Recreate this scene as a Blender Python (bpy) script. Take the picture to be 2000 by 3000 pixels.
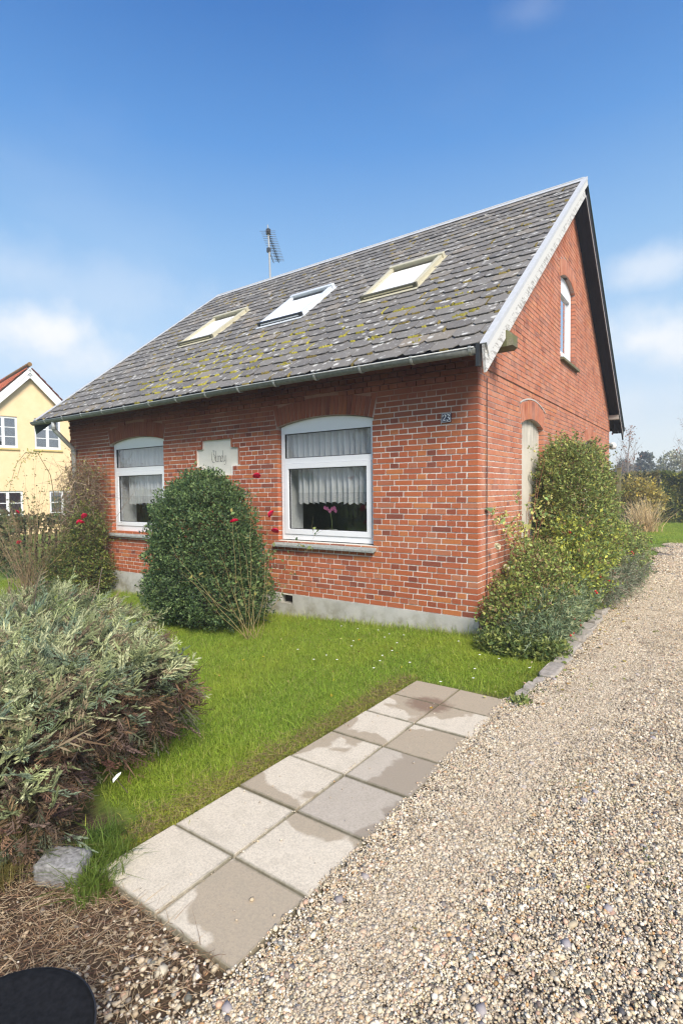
import bpy, bmesh, math, random
import numpy as np
from mathutils import Matrix, Vector
from math import radians as rad, sin, cos, pi, sqrt
S = bpy.context.scene
for o in list(bpy.data.objects): bpy.data.objects.remove(o)
C = S.collection
# ------------------------------------------------------------------ camera
O = np.array([2.105, -5.541, 1.58])
YAW, PIT, ROL = rad(-35.155), rad(-2.305), rad(-0.5964)
fw = np.array([sin(YAW)*cos(PIT), cos(YAW)*cos(PIT), sin(PIT)])
rt = np.array([cos(YAW), -sin(YAW), 0.0]); up = np.cross(rt, fw)
rt, up = rt*cos(ROL)+up*sin(ROL), -rt*sin(ROL)+up*cos(ROL)
cam = bpy.data.objects.new('camera', bpy.data.cameras.new('camera')); C.objects.link(cam)
cam.matrix_world = Matrix(((rt[0], up[0], -fw[0], O[0]), (rt[1], up[1], -fw[1], O[1]), (rt[2], up[2], -fw[2], O[2]), (0, 0, 0, 1)))
cam.data.sensor_fit = 'HORIZONTAL'; cam.data.sensor_width = 36; cam.data.lens = 36*1558.65/2000
cam.data.clip_start = 0.05; cam.data.clip_end = 2000
S.camera = cam
S.render.resolution_x, S.render.resolution_y = 682, 1024
S.render.engine = 'CYCLES'
try:
    S.cycles.use_denoising = True
    S.cycles.max_bounces = 6; S.cycles.diffuse_bounces = 3; S.cycles.glossy_bounces = 3
    S.cycles.transparent_max_bounces = 12; S.cycles.transmission_bounces = 4
    S.cycles.use_light_tree = False
    S.cycles.pixel_filter_type = 'BLACKMAN_HARRIS'; S.cycles.filter_width = 1.3
except Exception: pass
S.view_settings.view_transform = 'Standard'; S.view_settings.look = 'None'
S.view_settings.gamma = 1.0; S.view_settings.use_curve_mapping = False
EXPO = 1.06
S.view_settings.exposure = EXPO
# ------------------------------------------------------------------ sky and sun
SUN_EL, SUN_AZ = rad(41), rad(126)
W = bpy.data.worlds.new('World'); S.world = W; W.use_nodes = True
wn = W.node_tree; wn.nodes.clear()
def wnode(t, **k):
    n = wn.nodes.new(t)
    for a, b in k.items(): setattr(n, a, b)
    return n
def wset(n, i, v):
    if isinstance(v, bpy.types.NodeSocket): wn.links.new(v, n.inputs[i])
    else: n.inputs[i].default_value = v
def wmath(op, a, b=0.0, clamp=False):
    n = wnode('ShaderNodeMath', operation=op, use_clamp=clamp); wset(n, 0, a); wset(n, 1, b); return n.outputs[0]
def wmix(f, a, b):
    n = wnode('ShaderNodeMix', data_type='RGBA'); wset(n, 0, f); wset(n, 6, a); wset(n, 7, b); return n.outputs[2]
sky = wnode('ShaderNodeTexSky', sky_type='NISHITA', sun_disc=False, sun_elevation=SUN_EL, sun_rotation=SUN_AZ)
sky.air_density = 1.0; sky.dust_density = 1.0; sky.ozone_density = 2.0; sky.altitude = 0
hsv = wnode('ShaderNodeHueSaturation'); hsv.inputs['Saturation'].default_value = 1.30; hsv.inputs['Value'].default_value = 1.0
wn.links.new(sky.outputs[0], hsv.inputs['Color'])
tc = wnode('ShaderNodeTexCoord').outputs['Generated']
nrm = wnode('ShaderNodeVectorMath', operation='NORMALIZE'); wset(nrm, 0, tc); dirv = nrm.outputs[0]
sep = wnode('ShaderNodeSeparateXYZ'); wset(sep, 0, dirv); zz = sep.outputs[2]
# thin white veil that thickens towards the horizon all the way round
veil = wmath('POWER', wmath('SUBTRACT', 1.0, wmath('MAXIMUM', zz, 0.0), True), 5.0)
SKY_STRENGTH = 0.12
kk = 1/(SKY_STRENGTH*2**EXPO)
gr_ = wnode('ShaderNodeValToRGB'); el = gr_.color_ramp.elements
stops = ((0.0, (.98, 1.02, 1.05)), (.09, (.93, 1.0, 1.05)), (.17, (.74, .88, 1.02)), (.26, (.55, .76, .98)), (.39, (.32, .57, .90)), (.53, (.125, .35, .775)), (.66, (.045, .195, .57)), (1.0, (.03, .13, .42)))
while len(el) < len(stops): el.new(.5)
for e_, (p_, c_) in zip(el, stops): e_.position = p_; e_.color = (*[v*kk/16 for v in c_], 1)
wset(gr_, 0, wmath('MAXIMUM', zz, 0.0))
grs = wnode('ShaderNodeVectorMath', operation='SCALE'); wset(grs, 0, gr_.outputs[0]); grs.inputs['Scale'].default_value = 16
base = wmix(0.85, hsv.outputs[0], grs.outputs[0])
nz = wnode('ShaderNodeTexNoise'); nz.inputs['Scale'].default_value = 9.0; nz.inputs['Detail'].default_value = 8.0; nz.inputs['Roughness'].default_value = 0.58
wset(nz, 0, dirv); cn = nz.outputs[0]
def sky_dir(px, py):
    d = rt*(px-1000)/1558.65 + up*(1500-py)/1558.65 + fw
    return d/np.linalg.norm(d)
def cloud(px, py, rx, rz, amt):
    c = sky_dir(px, py)
    sub = wnode('ShaderNodeVectorMath', operation='SUBTRACT'); wset(sub, 0, dirv); sub.inputs[1].default_value = tuple(c)
    mul = wnode('ShaderNodeVectorMath', operation='MULTIPLY'); wset(mul, 0, sub.outputs[0]); mul.inputs[1].default_value = (1/rx, 1/rx, 1/rz)
    ln = wnode('ShaderNodeVectorMath', operation='LENGTH'); wset(ln, 0, mul.outputs[0])
    wob = wmath('ADD', ln.outputs['Value'], wmath('MULTIPLY', wmath('SUBTRACT', cn, 0.5), 2.3))
    mr = wnode('ShaderNodeMapRange', interpolation_type='SMOOTHSTEP'); wset(mr, 0, wob)
    mr.inputs[1].default_value = 1.25; mr.inputs[2].default_value = -0.1; mr.inputs[3].default_value = 0; mr.inputs[4].default_value = amt
    return mr.outputs[0]
m = None
for a in ((150, 985, .10, .062, .95), (265, 1050, .12, .06, .75), (1880, 995, .10, .05, .9), (1985, 1010, .10, .055, .75), (1930, 770, .09, .03, .5),
          (1560, 20, .05, .02, .10), (300, 860, .25, .07, .20), (60, 800, .16, .05, .25), (1700, 1180, .2, .05, .3)):
    v = cloud(*a); m = v if m is None else wmath('MAXIMUM', m, v)
# loose clouds elsewhere in the sky
nz2 = wnode('ShaderNodeTexNoise'); nz2.inputs['Scale'].default_value = 2.6; nz2.inputs['Detail'].default_value = 7.0
mp = wnode('ShaderNodeMapping'); mp.inputs['Scale'].default_value = (1, 1, 2.4); mp.inputs['Location'].default_value = (3.1, 1.7, 0.4); wset(mp, 0, dirv); wset(nz2, 0, mp.outputs[0])
mr2 = wnode('ShaderNodeMapRange', interpolation_type='SMOOTHSTEP'); wset(mr2, 0, nz2.outputs[0]); mr2.inputs[1].default_value = .52; mr2.inputs[2].default_value = .74; mr2.inputs[4].default_value = .16
m = wmath('MAXIMUM', m, wmath('MULTIPLY', mr2.outputs[0], wmath('POWER', wmath('SUBTRACT', 1.0, wmath('MAXIMUM', zz, 0.0), True), 2.0)))
skyc = wmix(m, base, (kk*1.12, kk*1.12, kk*1.12, 1))
bg = wnode('ShaderNodeBackground'); wset(bg, 0, skyc); bg.inputs[1].default_value = SKY_STRENGTH
ow = wnode('ShaderNodeOutputWorld'); wn.links.new(bg.outputs[0], ow.inputs[0])
sl = bpy.data.lights.new('sun', 'SUN'); sl.energy = 3.0; sl.angle = rad(22); sl.color = (1.0, .925, .82)
so = bpy.data.objects.new('sun', sl); C.objects.link(so)
sd = Vector((sin(SUN_AZ)*cos(SUN_EL), cos(SUN_AZ)*cos(SUN_EL), sin(SUN_EL)))
so.rotation_euler = sd.to_track_quat('Z', 'Y').to_euler(); so.location = (6, -4, 12)
# ------------------------------------------------------------------ helpers
rng = np.random.default_rng(7); random.seed(7)
def tag(o, label=None, cat=None, group=None, kind=None):
    if label: o['label'] = label
    if cat: o['category'] = cat
    if group: o['group'] = group
    if kind: o['kind'] = kind
    return o
def empty(name, label, cat, loc=(0, 0, 0), rz=0.0, group=None):
    o = bpy.data.objects.new(name, None); C.objects.link(o); o.location = loc; o.rotation_euler = (0, 0, rz)
    o.empty_display_size = .1
    return tag(o, label, cat, group)
def link(name, me, mat=None, parent=None):
    o = bpy.data.objects.new(name, me); C.objects.link(o)
    if mat is not None and not me.materials: me.materials.append(mat)
    if parent is not None: o.parent = parent
    return o
def mesh_np(name, V, F, col=None, smooth=False):
    """V (n,3), F (m,k) one polygon size"""
    V = np.asarray(V, np.float32); F = np.asarray(F, np.int32); me = bpy.data.meshes.new(name)
    me.vertices.add(len(V)); me.vertices.foreach_set('co', V.ravel())
    m_, k = F.shape
    me.loops.add(m_*k); me.loops.foreach_set('vertex_index', F.ravel())
    me.polygons.add(m_); me.polygons.foreach_set('loop_start', np.arange(0, m_*k, k, dtype=np.int32))
    try: me.polygons.foreach_set('loop_total', np.full(m_, k, np.int32))
    except Exception: pass
    if smooth: me.polygons.foreach_set('use_smooth', np.ones(m_, bool))
    me.update(calc_edges=True)
    if col is not None:
        a = me.color_attributes.new('c', 'FLOAT_COLOR', 'POINT')
        a.data.foreach_set('color', np.concatenate([np.asarray(col, np.float32), np.ones((len(V), 1), np.float32)], 1).ravel())
    return me
def obj(name, V, F, mat, parent=None, col=None, smooth=False):
    return link(name, mesh_np(name, V, F, col, smooth), mat, parent)
class MB:
    """collects loose shapes into one mesh"""
    def __init__(s): s.v = []; s.f = []
    def poly(s, pts, faces):
        b = len(s.v); s.v += [tuple(p) for p in pts]; s.f += [tuple(b+i for i in f) for f in faces]; return s
    def box(s, x0, x1, y0, y1, z0, z1, M=None):
        P = [(x, y, z) for z in (z0, z1) for y in (y0, y1) for x in (x0, x1)]
        if M is not None: P = [tuple(M @ Vector(p)) for p in P]
        return s.poly(P, [(0, 2, 3, 1), (4, 5, 7, 6), (0, 1, 5, 4), (2, 6, 7, 3), (0, 4, 6, 2), (1, 3, 7, 5)])
    def bar(s, a, b, w, h, upv=(0, 0, 1)):
        a, b = Vector(a), Vector(b); d = (b-a); L = d.length; d.normalize(); u = Vector(upv); r = d.cross(u).normalized(); u = r.cross(d)
        P = []
        for t in (0, L):
            for i, j in ((-1, -1), (1, -1), (1, 1), (-1, 1)): P.append(a+d*t+r*(i*w/2)+u*(j*h/2))
        return s.poly(P, [(0, 3, 2, 1), (4, 5, 6, 7), (0, 1, 5, 4), (1, 2, 6, 5), (2, 3, 7, 6), (3, 0, 4, 7)])
    def tube(s, pts, r, n=6, cap=True):
        pts = [Vector(p) for p in pts]; rr = r if hasattr(r, '__len__') else [r]*len(pts); b = len(s.v)
        prev = None
        for i, p in enumerate(pts):
            d = (pts[min(i+1, len(pts)-1)]-pts[max(i-1, 0)]).normalized()
            if prev is None: x = d.orthogonal().normalized()
            else: x = (prev-d*prev.dot(d)); x = x.normalized() if x.length > 1e-5 else d.orthogonal().normalized()
            prev = x; y = d.cross(x)
            for k in range(n):
                a = 2*pi*k/n; s.v.append(tuple(p+(x*cos(a)+y*sin(a))*rr[i]))
        for i in range(len(pts)-1):
            for k in range(n):
                k2 = (k+1) % n; s.f.append((b+i*n+k, b+i*n+k2, b+(i+1)*n+k2, b+(i+1)*n+k))
        if cap: s.f.append(tuple(b+k for k in range(n))[::-1]); s.f.append(tuple(b+(len(pts)-1)*n+k for k in range(n)))
        return s
    def lathe(s, prof, c=(0, 0, 0), n=20, M=None):
        b = len(s.v)
        for r_, z_ in prof:
            for k in range(n):
                a = 2*pi*k/n; p = Vector((r_*cos(a), r_*sin(a), z_))
                if M is not None: p = M @ p
                s.v.append((p.x+c[0], p.y+c[1], p.z+c[2]))
        for i in range(len(prof)-1):
            for k in range(n):
                k2 = (k+1) % n; s.f.append((b+i*n+k, b+i*n+k2, b+(i+1)*n+k2, b+(i+1)*n+k))
        return s
    def build(s, name, mat, parent=None, smooth=False, bevel=0):
        me = bpy.data.meshes.new(name); me.from_pydata(s.v, [], s.f); me.update()
        if smooth: me.polygons.foreach_set('use_smooth', np.ones(len(me.polygons), bool))
        o = link(name, me, mat, parent)
        if bevel:
            md = o.modifiers.new('bevel', 'BEVEL'); md.width = bevel; md.segments = 2; md.limit_method = 'ANGLE'; md.angle_limit = rad(40)
        return o
def holed(outer, holes, to3, d0, d1):
    """flat plate with holes in (u,v), extruded between depths d0 and d1; to3(u,v,d)->xyz"""
    bm = bmesh.new(); loops = []
    for lp in [outer]+list(holes):
        vs = [bm.verts.new((p[0], p[1], 0)) for p in lp]; loops.append(vs)
        for i in range(len(vs)): bm.edges.new((vs[i], vs[(i+1) % len(vs)]))
    bmesh.ops.triangle_fill(bm, use_beauty=True, use_dissolve=False, edges=bm.edges[:])
    bm.verts.index_update(); n = len(bm.verts)
    P = [v.co.copy() for v in bm.verts]; F = [[v.index for v in f.verts] for f in bm.faces]
    L = [[v.index for v in lp] for lp in loops]; bm.free()
    V = [to3(p.x, p.y, d0) for p in P]+[to3(p.x, p.y, d1) for p in P]
    G = F+[[i+n for i in f[::-1]] for f in F]
    for lp in L:
        for i in range(len(lp)):
            a, b = lp[i], lp[(i+1) % len(lp)]; G.append([a, b, b+n, a+n])
    mb = MB(); mb.v = [tuple(v) for v in V]; mb.f = [tuple(f) for f in G]
    return mb
def fixn(o):
    bm = bmesh.new(); bm.from_mesh(o.data); bmesh.ops.recalc_face_normals(bm, faces=bm.faces); bm.to_mesh(o.data); bm.free(); return o
# ---- material builder
class NB:
    def __init__(s, name):
        s.m = bpy.data.materials.new(name); s.m.use_nodes = True; s.t = s.m.node_tree; s.t.nodes.clear()
        s.out = s.n('ShaderNodeOutputMaterial'); s._obj = None
    def n(s, t, ins=None, **k):
        n = s.t.nodes.new(t)
        for a, b in k.items(): setattr(n, a, b)
        for i, v in (ins or {}).items(): s.set(n, i, v)
        return n
    def set(s, n, i, v):
        if isinstance(v, bpy.types.NodeSocket): s.t.links.new(v, n.inputs[i])
        else:
            if isinstance(v, tuple) and len(v) == 3 and n.inputs[i].type == 'RGBA': v = (*v, 1)
            n.inputs[i].default_value = v
    def co(s, kind='Object'):
        return s.n('ShaderNodeTexCoord').outputs[kind]
    def pos(s): return s.n('ShaderNodeNewGeometry').outputs['Position']
    def noise(s, sc, det=3.0, v=None, rough=.55, out=0, dist=0.0):
        n = s.n('ShaderNodeTexNoise', {'Scale': sc, 'Detail': det, 'Roughness': rough, 'Distortion': dist}); s.set(n, 0, v if v is not None else s.pos()); return n.outputs[out]
    def vor(s, sc, v=None, feat='F1', out=0, rnd=1.0):
        n = s.n('ShaderNodeTexVoronoi', {'Scale': sc, 'Randomness': rnd}, feature=feat); s.set(n, 0, v if v is not None else s.pos()); return n.outputs[out]
    def math(s, op, a, b=0.0, clamp=False):
        n = s.n('ShaderNodeMath', operation=op, use_clamp=clamp); s.set(n, 0, a); s.set(n, 1, b); return n.outputs[0]
    def mix(s, f, a, b, mode='MIX'):
        n = s.n('ShaderNodeMix', data_type='RGBA', blend_type=mode); s.set(n, 0, f); s.set(n, 6, a if not isinstance(a, tuple) else (*a[:3], 1)); s.set(n, 7, b if not isinstance(b, tuple) else (*b[:3], 1)); return n.outputs[2]
    def ramp(s, f, stops, interp='LINEAR'):
        n = s.n('ShaderNodeValToRGB'); r = n.color_ramp; r.interpolation = interp
        while len(r.elements) < len(stops): r.elements.new(.5)
        for e, (p, c) in zip(r.elements, stops): e.position = p; e.color = (*c, 1) if isinstance(c, tuple) else (c, c, c, 1)
        s.set(n, 0, f); return n.outputs[0]
    def mr(s, v, a, b, c=0.0, d=1.0):
        n = s.n('ShaderNodeMapRange', {1: a, 2: b, 3: c, 4: d}); s.set(n, 0, v); return n.outputs[0]
    def bump(s, h, st=.3, dist=.01):
        return s.n('ShaderNodeBump', {'Strength': st, 'Distance': dist, 'Height': h}).outputs[0]
    def princ(s, col, rough=.7, spec=.3, metal=0.0, bump=None, **k):
        n = s.n('ShaderNodeBsdfPrincipled', {'Base Color': col, 'Roughness': rough, 'Specular IOR Level': spec, 'Metallic': metal})
        if bump is not None: s.set(n, 'Normal', bump)
        for a, b in k.items(): s.set(n, a.replace('_', ' '), b)
        s.t.links.new(n.outputs[0], s.out.inputs[0]); return s.m
def simple(name, col, rough=.6, spec=.3, metal=0.0, var=.12, sc=18.0, bmp=.12):
    b = NB(name); nn = b.noise(sc, 4); c = b.mix(nn, tuple(max(0, x*(1-var*2)) for x in col), tuple(min(1, x*(1+var)) for x in col))
    return b.princ(c, rough, spec, metal, b.bump(nn, bmp, .004))
def rnd01(b):
    g = b.n('ShaderNodeNewGeometry').outputs['Random Per Island']; o = b.n('ShaderNodeObjectInfo').outputs['Random']
    return b.math('FRACT', b.math('ADD', b.math('MULTIPLY', g, 7.31), b.math('MULTIPLY', o, 5.17)))
# ------------------------------------------------------------------ materials
def brick_mat():
    b = NB('brick'); r = rnd01(b)
    base = b.ramp(r, [(0, (.28, .070, .036)), (.09, (.17, .050, .034)), (.15, (.36, .092, .040)), (.40, (.45, .125, .045)), (.60, (.40, .105, .045)), (.70, (.52, .185, .060)), (.86, (.37, .092, .040)), (.95, (.46, .19, .10)), (1, (.31, .080, .040))], 'LINEAR')
    n1 = b.noise(30, 5); n2 = b.noise(220, 3); n3 = b.noise(1.3, 3)
    c = b.mix(b.mr(n1, .3, .75, 0, .55), base, b.mix(.5, base, (.26, .065, .038)))
    c = b.mix(b.mr(n2, .55, .8, 0, .35), c, (.62, .36, .24))
    # soot, and the eaves' shade put into the brick colour
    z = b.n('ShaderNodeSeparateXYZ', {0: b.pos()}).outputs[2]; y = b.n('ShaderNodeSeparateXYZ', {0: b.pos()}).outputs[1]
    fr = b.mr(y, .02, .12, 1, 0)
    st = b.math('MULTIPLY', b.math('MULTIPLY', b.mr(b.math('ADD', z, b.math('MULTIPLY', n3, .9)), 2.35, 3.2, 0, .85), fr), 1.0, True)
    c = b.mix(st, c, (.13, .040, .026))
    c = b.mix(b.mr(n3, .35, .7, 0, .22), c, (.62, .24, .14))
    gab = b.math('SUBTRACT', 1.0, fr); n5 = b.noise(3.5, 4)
    c = b.mix(b.math('MULTIPLY', gab, b.mr(n5, .3, .7, .12, .52)), c, (.66, .36, .26))  # gable side paler: weathering, and its brighter light put into the colour
    return b.princ(c, .82, .18, 0, b.bump(b.math('ADD', n1, b.math('MULTIPLY', n2, .5)), .5, .004))
def mortar_mat():
    b = NB('mortar'); n1 = b.noise(14, 4); n2 = b.noise(90, 3); n3 = b.noise(1.1, 3)
    s = b.n('ShaderNodeSeparateXYZ', {0: b.pos()}); z = s.outputs[2]; y = s.outputs[1]
    c = b.mix(b.mr(n2, .3, .7, 0, .5), (.80, .76, .69), (.64, .59, .52))
    c = b.mix(b.mr(n1, .60, .74, 0, .6), c, (.26, .16, .12))
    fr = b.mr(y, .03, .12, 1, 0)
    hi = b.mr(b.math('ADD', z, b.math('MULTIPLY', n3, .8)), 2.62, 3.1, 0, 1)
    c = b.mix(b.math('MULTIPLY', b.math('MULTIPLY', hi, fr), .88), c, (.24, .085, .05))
    c = b.mix(b.math('MULTIPLY', b.math('SUBTRACT', 1.0, fr), b.mr(b.math('ADD', z, n3), 2.1, 3.2, .15, .70)), c, (.30, .15, .11))
    return b.princ(c, .95, .1, 0, b.bump(n2, .5, .004))
def tile_mat():
    b = NB('slate_tile'); r = rnd01(b); n0 = b.noise(60, 5); n1 = b.noise(9, 4); n2 = b.noise(2.2, 3); n4 = b.noise(260, 2)
    base = b.ramp(r, [(0, (.11, .10, .092)), (.3, (.155, .142, .128)), (.6, (.20, .185, .165)), (.85, (.165, .148, .13)), (.94, (.24, .21, .17)), (1, (.26, .21, .155))])
    c = b.mix(b.mr(n0, .35, .7, 0, .55), base, (.23, .225, .22))
    c = b.mix(b.mr(n4, .60, .75, 0, .5), c, (.07, .07, .07))
    c = b.mix(b.mr(n2, .45, .7, 0, .40), c, (.24, .215, .185))
    v = b.n('ShaderNodeTexVoronoi', {'Scale': 7.5, 'Randomness': 1.0}, feature='F1'); b.set(v, 0, b.pos())
    lic = b.math('MULTIPLY', b.mr(b.math('ADD', v.outputs[0], b.math('MULTIPLY', n0, .45)), .56, .46, 0, 1), b.mr(n1, .45, .55, 0, 1))
    c = b.mix(b.math('MULTIPLY', lic, .85), c, (.62, .61, .57))
    l2 = b.mr(b.noise(26, 4), .62, .69, 0, .7)
    c = b.mix(l2, c, (.50, .49, .46))
    return b.princ(c, .8, .25, 0, b.bump(b.math('ADD', n0, n4), .4, .004))
def slab_mat():
    b = NB('paving_concrete'); oi = b.n('ShaderNodeObjectInfo'); r = oi.outputs['Random']
    col = oi.outputs['Color']; sp = b.n('ShaderNodeSeparateColor', {0: col}); grey, wet = sp.outputs[0], sp.outputs[1]
    off = b.n('ShaderNodeVectorMath', {0: b.pos()}, operation='ADD'); b.set(off, 1, b.n('ShaderNodeCombineXYZ', {0: b.math('MULTIPLY', r, 17.0), 1: b.math('MULTIPLY', r, 31.0)}).outputs[0])
    v = off.outputs[0]
    n0 = b.noise(95, 5, v, .7); n1 = b.noise(4.2, 3, v, .45, dist=.2); n2 = b.noise(330, 2); n3 = b.noise(22, 4, v)
    dry = b.mix(grey, b.mix(n3, (.65, .565, .435), (.75, .66, .52)), b.mix(n3, (.46, .395, .315), (.54, .47, .38)))
    wetc = b.mix(grey, (.46, .375, .265), (.35, .29, .22))
    # damp patches drying out from the middle
    gg = b.n('ShaderNodeSeparateXYZ', {0: b.co('Generated')}); th = b.math('MULTIPLY', b.math('SUBTRACT', sp.outputs[2], .5), 6.28318)
    dd = b.math('ADD', b.math('MULTIPLY', b.math('SUBTRACT', gg.outputs[0], .5), b.math('COSINE', th)), b.math('MULTIPLY', b.math('SUBTRACT', gg.outputs[1], .5), b.math('SINE', th)))
    w = b.mr(b.math('ADD', b.math('ADD', dd, b.math('MULTIPLY', b.math('SUBTRACT', n1, .5), 1.5)), b.math('MULTIPLY', b.math('SUBTRACT', wet, .5), 2.0)), -.035, .035, 0, 1)
    c = b.mix(w, dry, wetc)
    c = b.mix(b.mr(n2, .57, .68, 0, .5), c, (.16, .14, .12)); c = b.mix(b.mr(b.noise(9, 5, v), .5, .75, 0, .28), c, (.34, .30, .22))
    c = b.mix(b.mr(n2, .32, .24, 0, .5), c, (.75, .72, .66))
    c = b.mix(b.mr(n0, .42, .66, 0, .42), c, (.28, .24, .19))
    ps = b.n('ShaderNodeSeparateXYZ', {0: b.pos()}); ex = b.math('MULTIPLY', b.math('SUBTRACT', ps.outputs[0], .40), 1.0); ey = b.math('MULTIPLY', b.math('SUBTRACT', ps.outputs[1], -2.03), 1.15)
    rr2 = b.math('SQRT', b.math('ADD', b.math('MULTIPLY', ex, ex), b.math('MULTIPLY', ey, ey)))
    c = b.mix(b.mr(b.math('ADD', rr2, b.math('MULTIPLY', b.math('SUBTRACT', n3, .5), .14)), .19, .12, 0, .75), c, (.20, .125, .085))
    # green and dirt at the joints
    o = b.n('ShaderNodeSeparateXYZ', {0: b.co('Generated')}); 
    def edge(q): return b.math('ABSOLUTE', b.math('SUBTRACT', q, .5))
    e = b.math('MAXIMUM', edge(o.outputs[0]), edge(o.outputs[1]))
    c = b.mix(b.mr(b.math('ADD', e, b.math('MULTIPLY', n3, .05)), .488, .53, 0, .8), c, (.135, .125, .075))
    return b.princ(c, b.math('SUBTRACT', .85, b.math('MULTIPLY', w, .25)), .3, 0, b.bump(b.math('ADD', n2, n0), .35, .002))
def leaf_mat(name, rough=.55, trans=.35, spec=.3):
    b = NB(name); c = b.n('ShaderNodeAttribute', attribute_name='c').outputs['Color']
    p = b.n('ShaderNodeBsdfPrincipled', {'Base Color': c, 'Roughness': rough, 'Specular IOR Level': spec})
    t = b.n('ShaderNodeBsdfTranslucent', {'Color': c})
    m_ = b.n('ShaderNodeMixShader', {0: trans}); b.t.links.new(p.outputs[0], m_.inputs[1]); b.t.links.new(t.outputs[0], m_.inputs[2])
    b.t.links.new(m_.outputs[0], b.out.inputs[0]); return b.m
def attr_mat(name, rough=.8, spec=.2, bmp=.2, sc=200):
    b = NB(name); c = b.n('ShaderNodeAttribute', attribute_name='c').outputs['Color']; n = b.noise(sc, 3, b.co('Object'))
    c = b.mix(b.mr(n, .35, .7, 0, .35), c, b.mix(.5, c, (.05, .04, .035)))
    return b.princ(c, rough, spec, 0, b.bump(n, bmp, .002))
def glass_mat(name, tint=(.94, .96, .97), refl=.09, k=1.9):
    b = NB(name); lw = b.math('POWER', b.n('ShaderNodeLayerWeight', {'Blend': .5}).outputs['Facing'], 3.6)
    f = b.math('ADD', b.math('MULTIPLY', lw, k), refl, True)
    t = b.n('ShaderNodeBsdfTransparent', {'Color': (*tint, 1)}); g = b.n('ShaderNodeBsdfGlossy', {'Roughness': .012, 'Color': (.92, .95, 1, 1)})
    m_ = b.n('ShaderNodeMixShader', {0: f}); b.t.links.new(t.outputs[0], m_.inputs[1]); b.t.links.new(g.outputs[0], m_.inputs[2]); b.t.links.new(m_.outputs[0], b.out.inputs[0]); return b.m
def lace_mat(name, alpha=.30, pattern=False):
    b = NB(name); c = (.86, .86, .84, 1)
    d = b.n('ShaderNodeBsdfDiffuse', {'Color': c}); tl = b.n('ShaderNodeBsdfTranslucent', {'Color': c}); mm = b.n('ShaderNodeMixShader', {0: .4})
    b.t.links.new(d.outputs[0], mm.inputs[1]); b.t.links.new(tl.outputs[0], mm.inputs[2]); t = b.n('ShaderNodeBsdfTransparent')
    f = alpha
    if pattern:
        g = b.n('ShaderNodeUVMap').outputs[0]
        w1 = b.n('ShaderNodeTexWave', {'Scale': 6.0, 'Distortion': 3.0, 'Detail': 2.0}, wave_type='RINGS'); b.set(w1, 0, g)
        f = b.mr(w1.outputs[1], .25, .5, .7, .02)
    m_ = b.n('ShaderNodeMixShader', {0: f}); b.t.links.new(mm.outputs[0], m_.inputs[1]); b.t.links.new(t.outputs[0], m_.inputs[2]); b.t.links.new(m_.outputs[0], b.out.inputs[0]); return b.m
def weather_white(name, peel=.5):
    b = NB(name); mpn = b.n('ShaderNodeMapping', {'Rotation': (.67, 0, 0), 'Scale': (1, .22, 1.4)}); b.set(mpn, 0, b.pos()); n1 = b.noise(24, 5, mpn.outputs[0], .7, dist=.6); n2 = b.noise(90, 3)
    c = b.mix(b.mr(n1, peel, peel+.06, 0, .75), (.66, .65, .62), (.25, .23, .205)); c = b.mix(b.mr(n2, .4, .7, 0, .2), c, (.3, .3, .28))
    return b.princ(c, .7, .25, 0, b.bump(n1, .3, .003))
def wood(name, c1, c2, moss=0.0):
    b = NB(name); mpn = b.n('ShaderNodeMapping', {'Scale': (1, 12, 12)}); b.set(mpn, 0, b.co('Object')); n = b.noise(6, 5, mpn.outputs[0]); c = b.mix(b.mr(n, .3, .7), c1, c2)
    if moss: c = b.mix(b.mr(b.noise(9, 4), .45, .6, 0, moss), c, (.14, .15, .06))
    return b.princ(c, .85, .2, 0, b.bump(n, .4, .004))
def plaster(name, c1, c2, stain=0.0, dirt=0.0):
    b = NB(name); n = b.noise(3, 5); n2 = b.noise(160, 3); c = b.mix(b.mr(n, .35, .7), c1, c2)
    if dirt: zz_ = b.n('ShaderNodeSeparateXYZ', {0: b.pos()}).outputs[2]; nd_ = b.noise(5, 5, None, .65); c = b.mix(b.math('MULTIPLY', b.mr(nd_, .42, .6, .15, 1), b.mr(b.math('ADD', zz_, b.math('MULTIPLY', nd_, -.25)), .05, -.22, 0, dirt)), c, (.22, .20, .13)); c = b.mix(b.mr(nd_, .55, .72, 0, .4), c, (.36, .34, .30))
    if stain:
        mpn = b.n('ShaderNodeMapping', {'Scale': (22, 22, 2.2)}); b.set(mpn, 0, b.pos()); s = b.noise(1.2, 4, mpn.outputs[0]); z = b.n('ShaderNodeSeparateXYZ', {0: b.pos()}).outputs[2]
        c = b.mix(b.math('MULTIPLY', b.mr(s, .42, .62), b.mr(z, 2.1, 2.52, 0, stain)), c, (.12, .11, .09))
    c = b.mix(b.mr(n2, .4, .7, 0, .15), c, (.3, .28, .26))
    return b.princ(c, .9, .15, 0, b.bump(n2, .3, .003))
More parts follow.
